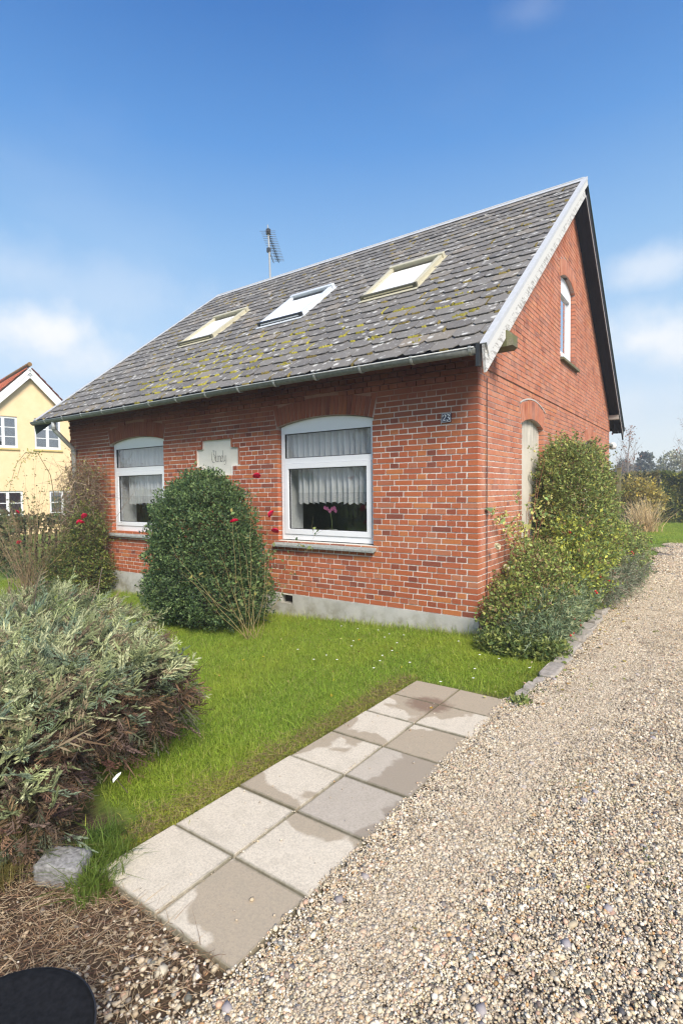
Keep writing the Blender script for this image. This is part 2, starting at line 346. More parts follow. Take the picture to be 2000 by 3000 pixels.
MAT = dict(brick=brick_mat(), mortar=mortar_mat(), tile=tile_mat(), slab=slab_mat(), leaf=leaf_mat('leaf'), leafdull=leaf_mat('dull_leaf', .8, .2, .1), bark=attr_mat('bark'),
    pvc=simple('white_window_frame', (.83, .84, .86), .35, .5, 0, .02, 8, .02), gasket=simple('black_gasket', (.02, .02, .022), .5),
    glass=glass_mat('window_glass'), glassfar=glass_mat('far_window_glass', (.7, .8, .85), .28), glasssky=glass_mat('skylight_glass', (.98, .98, .98), 0.0, .22), lace=lace_mat('lace_net', .12), hem=lace_mat('lace_hem', .05, True),
    dark=simple('dark_room', (.035, .030, .026), .9), roomwall=simple('room_wall', (.16, .14, .12), .9), reveal=simple('window_reveal', (.55, .56, .54), .8),
    zinc=simple('zinc', (.46, .48, .47), .5, .5, .15, .25, 25, .1), zincd=simple('dull_zinc', (.22, .235, .22), .6, .4, .1, .35, 25, .1), ridge=simple('ridge_metal', (.54, .55, .56), .5, .4, .0, .12),
    board=weather_white('peeling_white_board', .50), trim=weather_white('white_trim', .66), soffit=simple('dark_soffit_board', (.022, .021, .026), .8, .2), greentrim=simple('green_edge', (.05, .085, .06), .8),
    beam=wood('mossy_beam', (.12, .11, .07), (.20, .19, .13), .8), greybeam=wood('grey_beam', (.26, .23, .20), (.40, .37, .33)), fence=wood('fence_wood', (.16, .145, .075), (.28, .25, .15), .4),
    plinth=plaster('plinth_render', (.46, .45, .42), (.56, .54, .50), 0, .8), recess=plaster('blind_window_plaster', (.60, .55, .46), (.68, .63, .54), .9), plaque=plaster('plaque_plaster', (.66, .63, .55), (.74, .72, .65)),
    sill=simple('slate_sill', (.34, .36, .34), .75, .3, 0, .35, 30, .3), beige=simple('beige_metal', (.56, .52, .38), .5, .4, .1, .08), beiged=simple('dark_beige_metal', (.13, .125, .09), .7), wmetal=simple('pale_metal', (.66, .70, .74), .45, .5, .1, .06),  # beiged is a darkened copy of beige, for lower rail and gap strip
    dmetal=simple('dark_metal', (.03, .033, .036), .5, .5, .2), blind=simple('white_blind', (.93, .93, .93), .8), navy=simple('navy_enamel', (.012, .016, .055), .25, .6), white=simple('white_enamel', (.85, .86, .87), .3, .5, 0, .02),
    engrave=simple('grey_lettering', (.10, .10, .09), .9), cable=simple('cable', (.05, .045, .045), .7), aerial=simple('aerial_metal', (.10, .10, .10), .5, .4, .5), mast=simple('mast_metal', (.48, .46, .42), .5, .4, .4),
    opal=simple('opal_globe', (.72, .72, .70), .25, .5, 0, .02), stone=simple('edging_stone', (.42, .375, .32), .9, .2, 0, .35, 30, .5), rough=simple('rough_block', (.30, .29, .28), .95, .1, 0, .6, 60, 1.0),
    lid=simple('black_rubber', (.012, .012, .013), .75, .15, 0, .9, 70, .25), yellow=plaster('yellow_wall', (.85, .62, .36), (.90, .68, .42)), clay=simple('clay_tile', (.46, .125, .055), .75, .2, 0, .3, 6, .2), claydirt=simple('mossy_ridge_clay', (.30, .17, .06), .9, .1, 0, .4, 12),
    ysill=simple('yellow_sill', (.66, .50, .20), .8), orchid=simple('orchid_pink', (.45, .12, .25), .6), cream=simple('cream_petal', (.75, .70, .5), .6), stem=simple('flower_stem', (.10, .13, .04), .7), pot=simple('pale_pot', (.55, .58, .48), .4),
    rose=simple('rose_petal', (.72, .012, .075), .6, .3, 0, .2), hip=simple('rose_hip', (.50, .025, .015), .35, .5), moss=attr_mat('moss_green', .95, .1, .5, 400), petal=simple('daisy_petal', (.85, .84, .78), .8), rim=simple('rim_rubber', (.03, .03, .033), .4, .4, 0, .3), pebble=attr_mat('pebble', .7, .35, .15, 300))
# ------------------------------------------------------------------ ground height
def gh(x, y):
    x = np.asarray(x, float); y = np.asarray(y, float)
    z = np.where(x > 0, -.035, np.where(x > -2.6, -.035+.050*x, -.165+.022*(x+2.6)))
    z = np.maximum(z, -.33)
    return z
# ================================================================== THE HOUSE
HX, HD, CO = 8.30, 8.50, .0667          # length, depth, brick course
ZP, EAVE, RIDGE_Y, RIDGE_Z = .165, 2.985, 4.27, 6.715
house = empty('brick_house', 'red brick gabled house with mossy grey slate roof, three skylights and number 23', 'house')
SL = (RIDGE_Z-EAVE)/(RIDGE_Y+.43)
def under(y, off=.10): return min(EAVE+SL*(y+.43), EAVE+SL*(2*RIDGE_Y+.43-y))-off/cos(math.atan(SL))
def arc(xc, w, zs, rise, n=10, dR=0.0):
    R = (w*w/4+rise*rise)/(2*rise); a = math.asin(w/2/R); zc = zs+rise-R
    return [(xc+(R+dR)*sin(t), zc+(R+dR)*cos(t)) for t in np.linspace(-a, a, n)], R, a, zc
# openings: (centre, width, sill z, spring z, rise)
FW = [(-2.095, 1.55, .90, 2.465, .09), (-6.155, 1.55, .88, 2.465, .09)]
GB = [(2.105, 1.06, .80, 2.445, .095), (6.22, 1.06, .80, 2.445, .095)]
GW = (4.12, 1.05, 3.69, 4.985, .13)
PLAQ = [(-4.41, -3.79, 2.24, 2.385), (-4.55, -3.64, 1.98, 2.24), (-4.41, -3.79, 1.84, 1.98)]
def cut_intervals(iv, a, b):
    out = []
    for p, q in iv:
        if b <= p or a >= q: out.append((p, q))
        else:
            if a-p > .03: out.append((p, a))
            if q-b > .03: out.append((b, q))
    return out
def arch_half(op, z, ring=.255, skew=.18):
    xc, w, zb, zs, rise = op; R = (w*w/4+rise*rise)/(2*rise); a = math.asin(w/2/R); zc = zs+rise-R
    if z < zb-.01: return 0
    if z < zs: return w/2-J
    ze = zc+(R+ring)*cos(a)
    if z <= ze: return w/2+(z-zs)*math.tan(a)+.012
    h = (R+ring)**2-(z-zc)**2
    return sqrt(h)+.006 if h > 0 else 0
def clip(poly, a, b, c):
    """keep a*u+b*v<=c"""
    out = []
    for i in range(len(poly)):
        p, q = poly[i], poly[(i+1) % len(poly)]; fp, fq = a*p[0]+b*p[1]-c, a*q[0]+b*q[1]-c
        if fp <= 0: out.append(p)
        if fp*fq < 0: t = fp/(fp-fq); out.append((p[0]+(q[0]-p[0])*t, p[1]+(q[1]-p[1])*t))
    return out
bricks = []        # (wall, kind, polygon in (s,z), protrusion, depth, seed)
J = .0068
def course_marks(kind, shift, L):
    if kind == 'H': return [0]+list(np.arange(.12, L+.2, .12))
    m = [0, .18]; 
    if shift: m.append(.30)
    while m[-1] < L: m.append(m[-1]+.24)
    return m
def snap(mk, edges):
    out = [mk[0]]
    for m_ in mk[1:]:
        for e in edges:
            if abs(m_-e) < .062: m_ = e
        if m_ > out[-1]+1e-4: out.append(m_)
    return out
NC = int((7.0-ZP)/CO)
for k in range(NC):
    z0 = ZP+k*CO; z1 = z0+CO; zm = (z0+z1)/2
    fk = 'S' if k % 2 == 0 else 'H'; gk = 'H' if fk == 'S' else 'S'; sh = (k//2) % 2
    if z1 < 3.25:
        mk = snap(course_marks(fk, sh, HX), [e for op in FW for h in [arch_half(op, zm)] if h for e in (-op[0]-h, -op[0]+h)])
        for i in range(len(mk)-1):
            a, b = mk[i], min(mk[i+1], HX)
            if b-a < .03 or (fk == 'H' and i == 0): continue
            iv = [(a, b)]
            for op in FW:
                h = arch_half(op, zm)
                if h: iv = cut_intervals(iv, -op[0]-h, -op[0]+h)
            for (xa, xb, za, zb) in PLAQ:
                if za-.01 < zm < zb+.01: iv = cut_intervals(iv, -xb-.035, -xa+.035)
            for p, q in iv:
                po = .007+random.uniform(-.002, .002)+(.020 if zm > 2.78 else 0)
                zlow, zhi = z0+J, z1-J
                bricks.append(('F', [(p+J if p > 0 else -.007, zlow), (q-J if q < HX else HX+.007, zlow), (q-J if q < HX else HX+.007, zhi), (p+J if p > 0 else -.007, zhi)], po, .10 if i else .107))
    mk = snap(course_marks(gk, sh, HD), [e for op in GB+[GW] for h in [arch_half(op, zm)] if h for e in (op[0]-h, op[0]+h)])
    for i in range(len(mk)-1):
        a, b = mk[i], min(mk[i+1], HD)
        if b-a < .03 or (gk == 'H' and i == 0): continue
        if z0 > under((a+b)/2, .02): continue
        iv = [(a, b)]
        for op in GB+[GW]:
            h = arch_half(op, zm)
            if h: iv = cut_intervals(iv, op[0]-h, op[0]+h)
        for p, q in iv:
            pl = [(p+J if p > 0 else -.007, z0+J), (q-J if q < HD else HD+.005, z0+J), (q-J if q < HD else HD+.005, z1-J), (p+J if p > 0 else -.007, z1-J)]
            if z1 > 2.9:
                pl = clip(pl, -SL, 1, EAVE+SL*.43-.06); pl = clip(pl, SL, 1, EAVE+SL*(2*RIDGE_Y+.43)-.06)
            if len(pl) < 3: continue
            bricks.append(('G', pl, .006+random.uniform(-.002, .002)+(.012 if zm > 2.87 else 0), .10 if i or gk == 'H' else .107))
def soldiers(wall, op, ring=.25, n=None, po=.007):
    xc, w, zb, zs, rise = op; R = (w*w/4+rise*rise)/(2*rise); a = math.asin(w/2/R); zc = zs+rise-R
    n = n or int(round(2*a*(R+ring/2)/.0667)); st = 2*a/n; g = .005/R
    for i in range(n):
        t0, t1 = -a+i*st+g, -a+(i+1)*st-g
        pts = [((R+.002)*sin(t0), (R+.002)*cos(t0)), ((R+.002)*sin(t1), (R+.002)*cos(t1)), ((R+ring-.006)*sin(t1), (R+ring-.006)*cos(t1)), ((R+ring-.006)*sin(t0), (R+ring-.006)*cos(t0))]
        sg = -1 if wall == 'F' else 1
        bricks.append((wall, [(sg*(xc+p[0]), zc+p[1]) for p in pts][::(1 if wall == 'G' else -1)], po+random.uniform(-.002, .002), .10))
for op in FW: soldiers('F', op)
for op in GB: soldiers('G', op)
soldiers('G', GW, po=.020)
# plaque border bricks, thin and upright
def border(x0, x1, z0, z1): bricks.append(('F', [(-x1, z0), (-x0, z0), (-x0, z1), (-x1, z1)], .008, .06))
border(-3.785, -3.755, 2.245, 2.38); border(-4.445, -4.415, 2.245, 2.38); border(-3.635, -3.605, 1.985, 2.235); border(-4.585, -4.555, 1.985, 2.235)
def prism(wall, pl, po, dp, jit=0.0):
    n = len(pl); J_ = lambda: random.uniform(-jit, jit)
    fr = [(u+J_(), v+J_()) for u, v in pl]
    if wall == 'F': P = [(-u, -po, v) for u, v in fr]+[(-u, dp, v) for u, v in fr]
    else: P = [(po, u, v) for u, v in fr]+[(-dp, u, v) for u, v in fr]
    F = [tuple(range(n)) if wall == 'F' else tuple(range(n))]
    F = [tuple(range(n))[::-1] if wall == 'F' else tuple(range(n))]
    for i in range(n):
        j = (i+1) % n; F.append((i, j, j+n, i+n) if wall == 'F' else (j, i, i+n, j+n))
    return P, F
def score(b):
    u = sum(p[0] for p in b[1])/len(b[1]); v = sum(p[1] for p in b[1])/len(b[1]); P = np.array([-u, 0, v]) if b[0] == 'F' else np.array([0, u, v])
    d = P-O; L = np.linalg.norm(d); cs = abs(d[1] if b[0] == 'F' else d[0])/L
    w = max(p[0] for p in b[1])-min(p[0] for p in b[1]); h = max(p[1] for p in b[1])-min(p[1] for p in b[1])
    dep = d @ fw; return w*h*cs/L**2 if dep > 0 else 0
# mortar sheets with the openings cut out
def open_loop(op, m_=.009): 
    xc, w, zb, zs, rise = op; a_, R, a, zc = arc(xc, w+2*m_, zs, rise, 12); return [(xc-w/2-m_, zb), (xc+w/2+m_, zb)]+a_[::-1]
def plaq_loop(m_=.03):
    a, b, c = PLAQ; return [(c[0]-m_, c[2]-m_), (c[1]+m_, c[2]-m_), (c[1]+m_, b[2]-m_), (b[1]+m_, b[2]-m_), (b[1]+m_, b[3]+m_), (a[1]+m_, b[3]+m_), (a[1]+m_, a[3]+m_), (a[0]-m_, a[3]+m_), (a[0]-m_, b[3]+m_), (b[0]-m_, b[3]+m_), (b[0]-m_, b[2]-m_), (c[0]-m_, b[2]-m_)]
fo = holed([(-HX, ZP-.02), (-.003, ZP-.02), (-.003, 3.25), (-HX, 3.25)], [open_loop(o_) for o_ in FW]+[plaq_loop(.0)], lambda u, v, d: (u, d, v), 0, .30)
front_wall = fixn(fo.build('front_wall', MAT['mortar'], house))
gl_ = [(.003, ZP-.02), (HD, ZP-.02), (HD, under(HD, .05)), (RIDGE_Y, under(RIDGE_Y, .05)), (0.003, under(0, .05))]
go = holed(gl_, [open_loop(o_) for o_ in GB+[GW]], lambda u, v, d: (d, u, v), 0, -.297)
# upper part of the gable stands 12 mm proud of the lower wall
up_ = [(.0035, 2.903), (HD-.001, 2.903), (HD-.001, under(HD, .055)), (RIDGE_Y, under(RIDGE_Y, .055)), (0.0035, under(0, .055))]
go2 = holed(up_, [open_loop(GW, .008)], lambda u, v, d: (d, u, v), .012, -.05)
b0 = len(go.v); go.v += go2.v; go.f += [tuple(i+b0 for i in f) for f in go2.f]
gable_wall = fixn(go.build('gable_wall', MAT['mortar'], house))
order = sorted(range(len(bricks)), key=lambda i: -score(bricks[i])); near = set(order[:296])
proto = {}
rest = {'F': MB(), 'G': MB()}
for i, (wl, pl, po, dp) in enumerate(bricks):
    if i not in near or len(pl) != 4: P, F = prism(wl, pl, po, dp, .0016); rest[wl].poly(P, F); continue
    u0, v0 = pl[0]; w = round(abs(pl[1][0]-u0), 3); h = round(pl[2][1]-pl[1][1], 3); key = (wl, w, h, dp, i % 5)
    if abs(pl[1][1]-v0) > 1e-4: P, F = prism(wl, pl, po, dp, .0016); rest[wl].poly(P, F); continue
    if key not in proto:
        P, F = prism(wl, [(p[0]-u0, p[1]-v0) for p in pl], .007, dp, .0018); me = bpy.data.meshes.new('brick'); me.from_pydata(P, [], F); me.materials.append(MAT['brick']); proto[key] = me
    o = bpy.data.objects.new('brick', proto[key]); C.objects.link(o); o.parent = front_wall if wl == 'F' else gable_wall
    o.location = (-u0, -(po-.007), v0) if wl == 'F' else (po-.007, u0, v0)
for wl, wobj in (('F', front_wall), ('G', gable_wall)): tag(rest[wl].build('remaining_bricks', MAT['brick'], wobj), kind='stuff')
# back and far walls, plinth
mb = MB(); mb.box(-HX, -HX+.3, .302, HD-.302, ZP-.02, 3.0); mb.box(-HX, -.301, HD-.3, HD, ZP-.02, 3.1)
mb.poly([(-HX, .3, 3.0), (-HX, HD-.3, 3.0), (-HX, RIDGE_Y, under(RIDGE_Y)-.02), (-HX+.3, .3, 3.0), (-HX+.3, HD-.3, 3.0), (-HX+.3, RIDGE_Y, under(RIDGE_Y)-.02)], [(0, 2, 1), (3, 4, 5), (0, 3, 5, 2), (1, 2, 5, 4)])
mb.build('rear_wall', MAT['brick'], house)
mb = MB(); vx0, vx1 = -2.84, -2.62
mb.box(-HX-.01, vx0, -.016, .3, -.6, ZP); mb.box(vx1, .016, -.016, .3, -.6, ZP); mb.box(vx0, vx1, -.016, .3, -.6, .03); mb.box(-.29, .016, .3, HD+.01, -.6, ZP); mb.box(vx0, vx1, .12, .3, .03, ZP)
mb.build('plinth', MAT['plinth'], house)
mb = MB(); mb.box(vx0+.004, vx1-.004, .09, .10, .034, ZP-.002); mb.build('air_vent', MAT['dark'], house)
# dark rooms behind the glass
mb = MB(); 
for (x0, x1, z0, z1, y1) in ((-8.0, -4.0, .3, 2.75, 3.2), (-3.9, -.35, .3, 2.75, 3.2)):
    P = [(x, y, z) for z in (z0, z1) for y in (.32, y1) for x in (x0, x1)]; mb.poly(P, [(0, 1, 3, 2), (4, 6, 7, 5), (2, 3, 7, 6), (0, 2, 6, 4), (1, 5, 7, 3)])
mb.build('room_interior', MAT['roomwall'], house)
# ---------------- front windows
def front_window(op, name, extra):
    xc, w, zb, zs, rise = op; x0, x1 = xc-w/2+.02, xc+w/2-.004; zb = op[2]+.015; Y = .062
    outer = [(x0, zb), (x1, zb)]+[(min(max(p[0], x0), x1), p[1]-.006) for p in arc(xc, w, zs, rise, 14)[0][::-1]]
    up0, up1, dn0, dn1 = 2.03, 2.365, .985, 1.955
    f = holed(outer, [[(x0+.062, up0), (x1-.062, up0), (x1-.062, up1), (x0+.062, up1)], [(x0+.055, dn0), (x1-.055, dn0), (x1-.055, dn1), (x0+.055, dn1)]], lambda u, v, d: (u, d, v), Y, Y+.075)
    win = fixn(f.build('window', MAT['pvc'], house)); tag(win, extra)
    s = holed([(x0+.058, dn0+.003), (x1-.058, dn0+.003), (x1-.058, dn1-.003), (x0+.058, dn1-.003)], [[(x0+.125, dn0+.075), (x1-.125, dn0+.075), (x1-.125, dn1-.07), (x0+.125, dn1-.07)]], lambda u, v, d: (u, d, v), Y-.012, Y+.055)
    so_ = fixn(s.build('sash', MAT['pvc'], win, bevel=.004))
    g = MB()
    for (a, b, c, d) in ((x0+.062, x1-.062, up0, up1), (x0+.125, x1-.125, dn0+.075, dn1-.07)):
        q = .009; g.box(a, b, Y+.006, Y+.03, c, c+q); g.box(a, b, Y+.006, Y+.03, d-q, d); g.box(a, a+q, Y+.006, Y+.03, c+q, d-q); g.box(b-q, b, Y+.006, Y+.03, c+q, d-q)
    g.build('gasket', MAT['gasket'], win)
    for (a, b, c, d) in ((x0+.062, x1-.062, up0, up1), (x0+.125, x1-.125, dn0+.075, dn1-.07)):
        p = MB(); p.poly([(a, Y+.03, c), (b, Y+.03, c), (b, Y+.03, d), (a, Y+.03, d)], [(0, 1, 2, 3)]); p.build('pane', MAT['glass'], win)
    r = MB(); r.box(x0-.02, x0+.045, Y+.076, .46, zb, zs+.1); r.box(x1-.045, x1+.01, Y+.076, .46, zb, zs+.1); r.box(x0+.046, x1-.046, Y+.076, .46, zs-.02, zs+.1); r.box(x0+.046, x1-.046, Y+.076, .50, zb, zb+.055); r.build('inner_reveal', MAT['reveal'], win)
    sl_ = MB(); sl_.poly([(xc-w/2-.07, -.075, zb-.10), (xc+w/2+.04, -.075, zb-.10), (xc+w/2+.04, .07, zb-.055), (xc-w/2-.07, .07, zb-.055), (xc-w/2-.07, -.075, zb-.068), (xc+w/2+.04, -.075, zb-.068), (xc+w/2+.04, .07, zb-.008), (xc-w/2-.07, .07, zb-.008)],
        [(0, 3, 2, 1), (4, 5, 6, 7), (0, 1, 5, 4), (1, 2, 6, 5), (2, 3, 7, 6), (3, 0, 4, 7)]); sl_.build('window_sill', MAT['sill'], win, bevel=.006)
    return x0, x1
wx = [front_window(FW[0], 'w', None), front_window(FW[1], 'w', None)]
# ---------------- lace curtains (they hang from a rail: things of their own)
def curtain(x0, x1, z0, z1, y, label, hem=True, seed=0, grp=None):
    r = np.random.default_rng(seed); nx, nz_ = 260, 14; xs = np.linspace(x0, x1, nx); ph = np.cumsum(r.uniform(.6, 1.5, nx))*((x1-x0)/nx)*62
    yy = y+.030*np.sin(ph)+.012*np.sin(ph*.37+1); V = []; hz = .16 if hem else 0
    zs_ = np.linspace(z1, z0+hz, nz_); drift = .012*np.sin(xs*9)
    for j, z in enumerate(zs_):
        for i in range(nx): V.append((xs[i]+drift[i]*j/nz_, yy[i]*1.0, z))
    F = [(j*nx+i, j*nx+i+1, (j+1)*nx+i+1, (j+1)*nx+i) for j in range(nz_-1) for i in range(nx-1)]
    if not hem:
        o = obj('lace_curtain', V, F, MAT['lace'], None, None, True); return tag(o, label, 'curtain', grp)
    root = empty('lace_curtain', label, 'curtain', group=grp)
    obj('net', V, F, MAT['lace'], root, None, True)
    V2 = []; nh = 6
    for j in range(nh):
        t = j/(nh-1)
        for i in range(nx):
            bot = z0+.035*abs(sin(xs[i]*pi/.105)); V2.append((xs[i]+drift[i], yy[i]-.002, (z0+hz+.002)*(1-t)+bot*t))
    F2 = [(j*nx+i, j*nx+i+1, (j+1)*nx+i+1, (j+1)*nx+i) for j in range(nh-1) for i in range(nx-1)]
    h = obj('scalloped_hem', V2, F2, MAT['hem'], root, None, True); uv = h.data.uv_layers.new(name='UVMap')
    for lp in h.data.loops:
        c = h.data.vertices[lp.vertex_index].co; uv.data[lp.index].uv = ((((c.x/.105) % 1.0)-.5)*.6, (c.z-z0-.09)*4)
    return root
for (x0, x1), sd_, wh in zip(wx, (3, 5), ('window beside number 23', 'window by the downpipe')):
    curtain(x0+.05, x1-.05, 1.97, 2.45, .20, 'short upper net curtain in the top pane of the '+wh, False, sd_, 'lace curtains')
    curtain(x0+(.15 if sd_ == 3 else .2), x1-.06, 1.395 if sd_ == 3 else 1.36, 2.0, .20, 'lace curtain with scalloped hem in the lower pane of the '+wh, True, sd_+1, 'lace curtains')
def orchid(x, y, z, h, petal, pot, label, tray):
    e = empty('orchid', label, 'potted plant', (x, y, z))
    m_ = MB(); m_.tube([(0, 0, .03), (.01, 0, h*.5), (.0, -.01, h*.8), (-.05, 0, h)], .004, 5); m_.build('flower_stem', MAT['stem'], e)
    if tray: p = MB(); p.box(-.07, .07, -.05, .05, 0, .07); p.build('flower_pot', MAT['pot'], e, bevel=.01)
    else: p = MB(); p.lathe([(0.0, 0), (.045, 0), (.06, .09), (.05, .09), (.04, .02)], n=14); p.build('flower_pot', MAT['dmetal'], e)
    f = MB()
    for i in range(6):
        cx, cz = -.09+.036*i+random.uniform(-.01, .01), h+random.uniform(-.025, .035)
        for k in range(5):
            a = 2*pi*k/5+i; f.poly([(cx, -.01, cz), (cx+.022*cos(a-.5), -.018, cz+.022*sin(a-.5)), (cx+.03*cos(a), -.012, cz+.03*sin(a)), (cx+.022*cos(a+.5), -.018, cz+.022*sin(a+.5))], [(0, 1, 2, 3)])
    f.build('blossom', MAT[petal], e)
orchid(-2.12, .22, .99, .34, 'orchid', 'pot', 'small pink orchid in a pale square pot behind the lower pane', True)
orchid(-1.50, .30, .99, .34, 'cream', 'pot', 'cream orchid at the right end of the window sill indoors', False)
orchid(-5.9, .3, .98, .22, 'orchid', 'pot', 'pink orchid behind the left window, below the lace', False)
# ---------------- gable window, blind windows
def gable_window():
    yc, w, zb, zs, rise = GW; y0, y1 = yc-w/2+.004, yc+w/2-.012; X = -.052
    outer = [(y0, zb+.01), (y1, zb+.01)]+[(min(max(p[0], y0), y1), p[1]-.006) for p in arc(yc, w, zs, rise, 12)[0][::-1]]
    f = holed(outer, [[(y0+.06, zb+.09), (y1-.06, zb+.09), (y1-.06, zs-.10), (y0+.06, zs-.10)]], lambda u, v, d: (d, u, v), X, X-.07)
    win = fixn(f.build('gable_window', MAT['pvc'], house))
    s = holed([(y0+.065, zb+.095), (y1-.065, zb+.095), (y1-.065, zs-.105), (y0+.065, zs-.105)], [[(y0+.14, zb+.17), (y1-.14, zb+.17), (y1-.14, zs-.18), (y0+.14, zs-.18)]], lambda u, v, d: (d, u, v), X+.012, X-.05)
    fixn(s.build('sash', MAT['pvc'], win, bevel=.004))
    p = MB(); p.poly([(X-.03, y0+.14, zb+.17), (X-.03, y1-.14, zb+.17), (X-.03, y1-.14, zs-.18), (X-.03, y0+.14, zs-.18)], [(0, 1, 2, 3)]); p.build('pane', MAT['glass'], win)
    q = MB(); q.box(-.55, -.54, yc-.7, yc+.7, zb-.1, zs+.3); q.build('dark_room', MAT['dark'], win)
    s2 = MB(); s2.box(-.055, .075, yc-w/2-.02, yc+w/2+.16, zb-.035, zb+.008); s2.build('window_sill', MAT['beam'], win, bevel=.006)
    return win
gable_window()
for op in GB:
    m_ = holed([(op[0]-op[1]/2-.02, .78), (op[0]+op[1]/2+.02, .78)]+[(p[0], p[1]+.02) for p in arc(op[0], op[1]+.04, op[3], op[4], 12)[0][::-1]], [], lambda u, v, d: (d, u, v), -.065, -.12)
    o = fixn(m_.build('blind_window', MAT['recess'], house))
mb = MB()     # thin white skim along the first arch
pts, R_, a_, zc_ = arc(GB[0][0], GB[0][1], GB[0][3], GB[0][4], 24, .262)
for i in range(len(pts)-1): mb.poly([(.004, pts[i][0], pts[i][1]), (.004, pts[i+1][0], pts[i+1][1]), (.004, pts[i+1][0], pts[i+1][1]+.018), (.004, pts[i][0], pts[i][1]+.018), (.011, pts[i][0], pts[i][1]), (.011, pts[i+1][0], pts[i+1][1]), (.011, pts[i+1][0], pts[i+1][1]+.016), (.011, pts[i][0], pts[i][1]+.016)], [(4, 5, 6, 7), (2, 3, 7, 6), (0, 1, 5, 4)])
mb.build('arch_pointing', MAT['plinth'], house)
# ---------------- name plaque with blackletter
plq = fixn(holed(plaq_loop(-.001), [], lambda u, v, d: (u, d, v), .022, .06).build('name_plaque', MAT['plaque'], house))
def nib(strokes, x, z, s, y, w=.11, ang=38):
    m_ = MB(); n = (cos(rad(ang))*w*.5, sin(rad(ang))*w*.5); k = 0
    for st in strokes:
        for p, q in zip(st[:-1], st[1:]):
            P = [(p[0]-n[0], p[1]-n[1]), (p[0]+n[0], p[1]+n[1]), (q[0]+n[0], q[1]+n[1]), (q[0]-n[0], q[1]-n[1])]; k += 1
            m_.poly([(x+a*s, y-.0004*(k % 5), z+b*s) for a, b in P], [(0, 1, 2, 3)])
    return m_
GL = {'E': ([[(.55, 2.0), (.25, 1.7), (.12, 1.2), (.12, .5), (.3, .05), (.62, -.12), (1.0, .05), (1.12, .5), (1.05, .95)], [(.45, 1.95), (.78, 1.8), (1.05, 1.95)], [(.72, 1.75), (.62, 1.35), (.78, 1.05), (1.05, 1.15)], [(.72, 1.0), (.9, .6), (.75, .3)]], 1.4),
      'l': ([[(0, 1.85), (0, .18), (.17, .0), (.3, .1)], [(0, 1.85), (.12, 1.95)]], .42), 'm': ([[(0, 1.0), (0, .15), (.12, .0)], [(0, .85), (.18, 1.02), (.36, .88), (.36, .15), (.46, 0)], [(.36, .85), (.54, 1.02), (.72, .88), (.72, .18), (.86, 0)]], 1.05),
      'e': ([[(.0, .9), (.0, .2), (.2, .0), (.4, .12)], [(0, .9), (.2, 1.03), (.36, .85), (.3, .62), (.04, .5)]], .58), 'y': ([[(0, 1.0), (0, .25), (.18, .05), (.38, .2)], [(.38, 1.0), (.4, .1), (.3, -.35), (.1, -.5), (-.05, -.42)]], .6)}
lm = MB(); cx = -4.245; sc = .092
for ch in 'Elmely':
    g, adv = GL[ch]; t = nib(g, cx, 2.035, sc, .0205); b0 = len(lm.v); lm.v += t.v; lm.f += [tuple(i+b0 for i in f) for f in t.f]; cx += adv*sc*.82
lm.build('lettering', MAT['engrave'], plq)
# ---------------- number plate
pl_ = MB(); pl_.box(-.409, -.295, -.026, -.009, 2.322, 2.428); plate = pl_.build('house_number_plate', MAT['navy'], house, bevel=.003)
fr_ = MB()
for a, b, c, d in ((-.404, -.300, 2.327, 2.330), (-.404, -.300, 2.420, 2.423), (-.404, -.401, 2.330, 2.420), (-.303, -.300, 2.330, 2.420)): fr_.box(a, b, -.0275, -.0265, c, d)
fr_.build('plate_border', MAT['white'], plate)
D2 = [[(.0, .72), (.1, .92), (.3, 1.0), (.48, .85), (.48, .65), (.3, .4), (.0, .06)], [(.0, .06), (.2, .1), (.36, .02), (.52, .16)]]
D3 = [[(.02, .85), (.22, 1.0), (.45, .88), (.42, .66), (.2, .54)], [(.2, .54), (.45, .42), (.48, .18), (.25, .0), (.02, .12)]]
dm = nib(D2, -.388, 2.342, .068, -.0285, .2, 20); t = nib(D3, -.345, 2.342, .068, -.0285, .2, 20); b0 = len(dm.v); dm.v += t.v; dm.f += [tuple(i+b0 for i in f) for f in t.f]
dm.build('digits', MAT['white'], plate)
# ================================================================== ROOF
phi = math.atan(SL); X0, X1 = -8.72, .215
RM = Matrix(((1, 0, 0, 0), (0, cos(phi), -sin(phi), -.43), (0, sin(phi), cos(phi), EAVE), (0, 0, 0, 1)))
SLEN = (RIDGE_Y+.43)/cos(phi)
RB = Matrix(((1, 0, 0, 0), (0, -cos(phi), sin(phi), 2*RIDGE_Y+.43), (0, sin(phi), cos(phi), EAVE), (0, 0, 0, 1)))   # rear slope
def RP(x, s, h): return RM @ Vector((x, s, h))
mb = MB(); mb.box(X0, X1, 0, SLEN, -.036, 0, RM); mb.box(X0, X1, -.0, SLEN-.004, -.036, 0, RB)
roof = mb.build('roof', MAT['soffit'], house)
mb = MB(); mb.box(X0-.01, X1+.0, -.03, SLEN, .002, .02, RB); mb.build('rear_slope_tiles', MAT['tile'], roof)
TW, TE, TL = .32, .255, .335
SKY = [(-2.35, -1.42, 2.36, 3.56, 'beige', 'beige framed skylight nearest the gable'), (-4.49, -3.53, 2.36, 3.55, 'grey', 'pale grey skylight in the middle of the roof'), (-6.72, -5.76, 2.42, 3.66, 'beige', 'beige framed skylight farthest from the gable')]
tiles = []
nr = int(SLEN/TE)+1
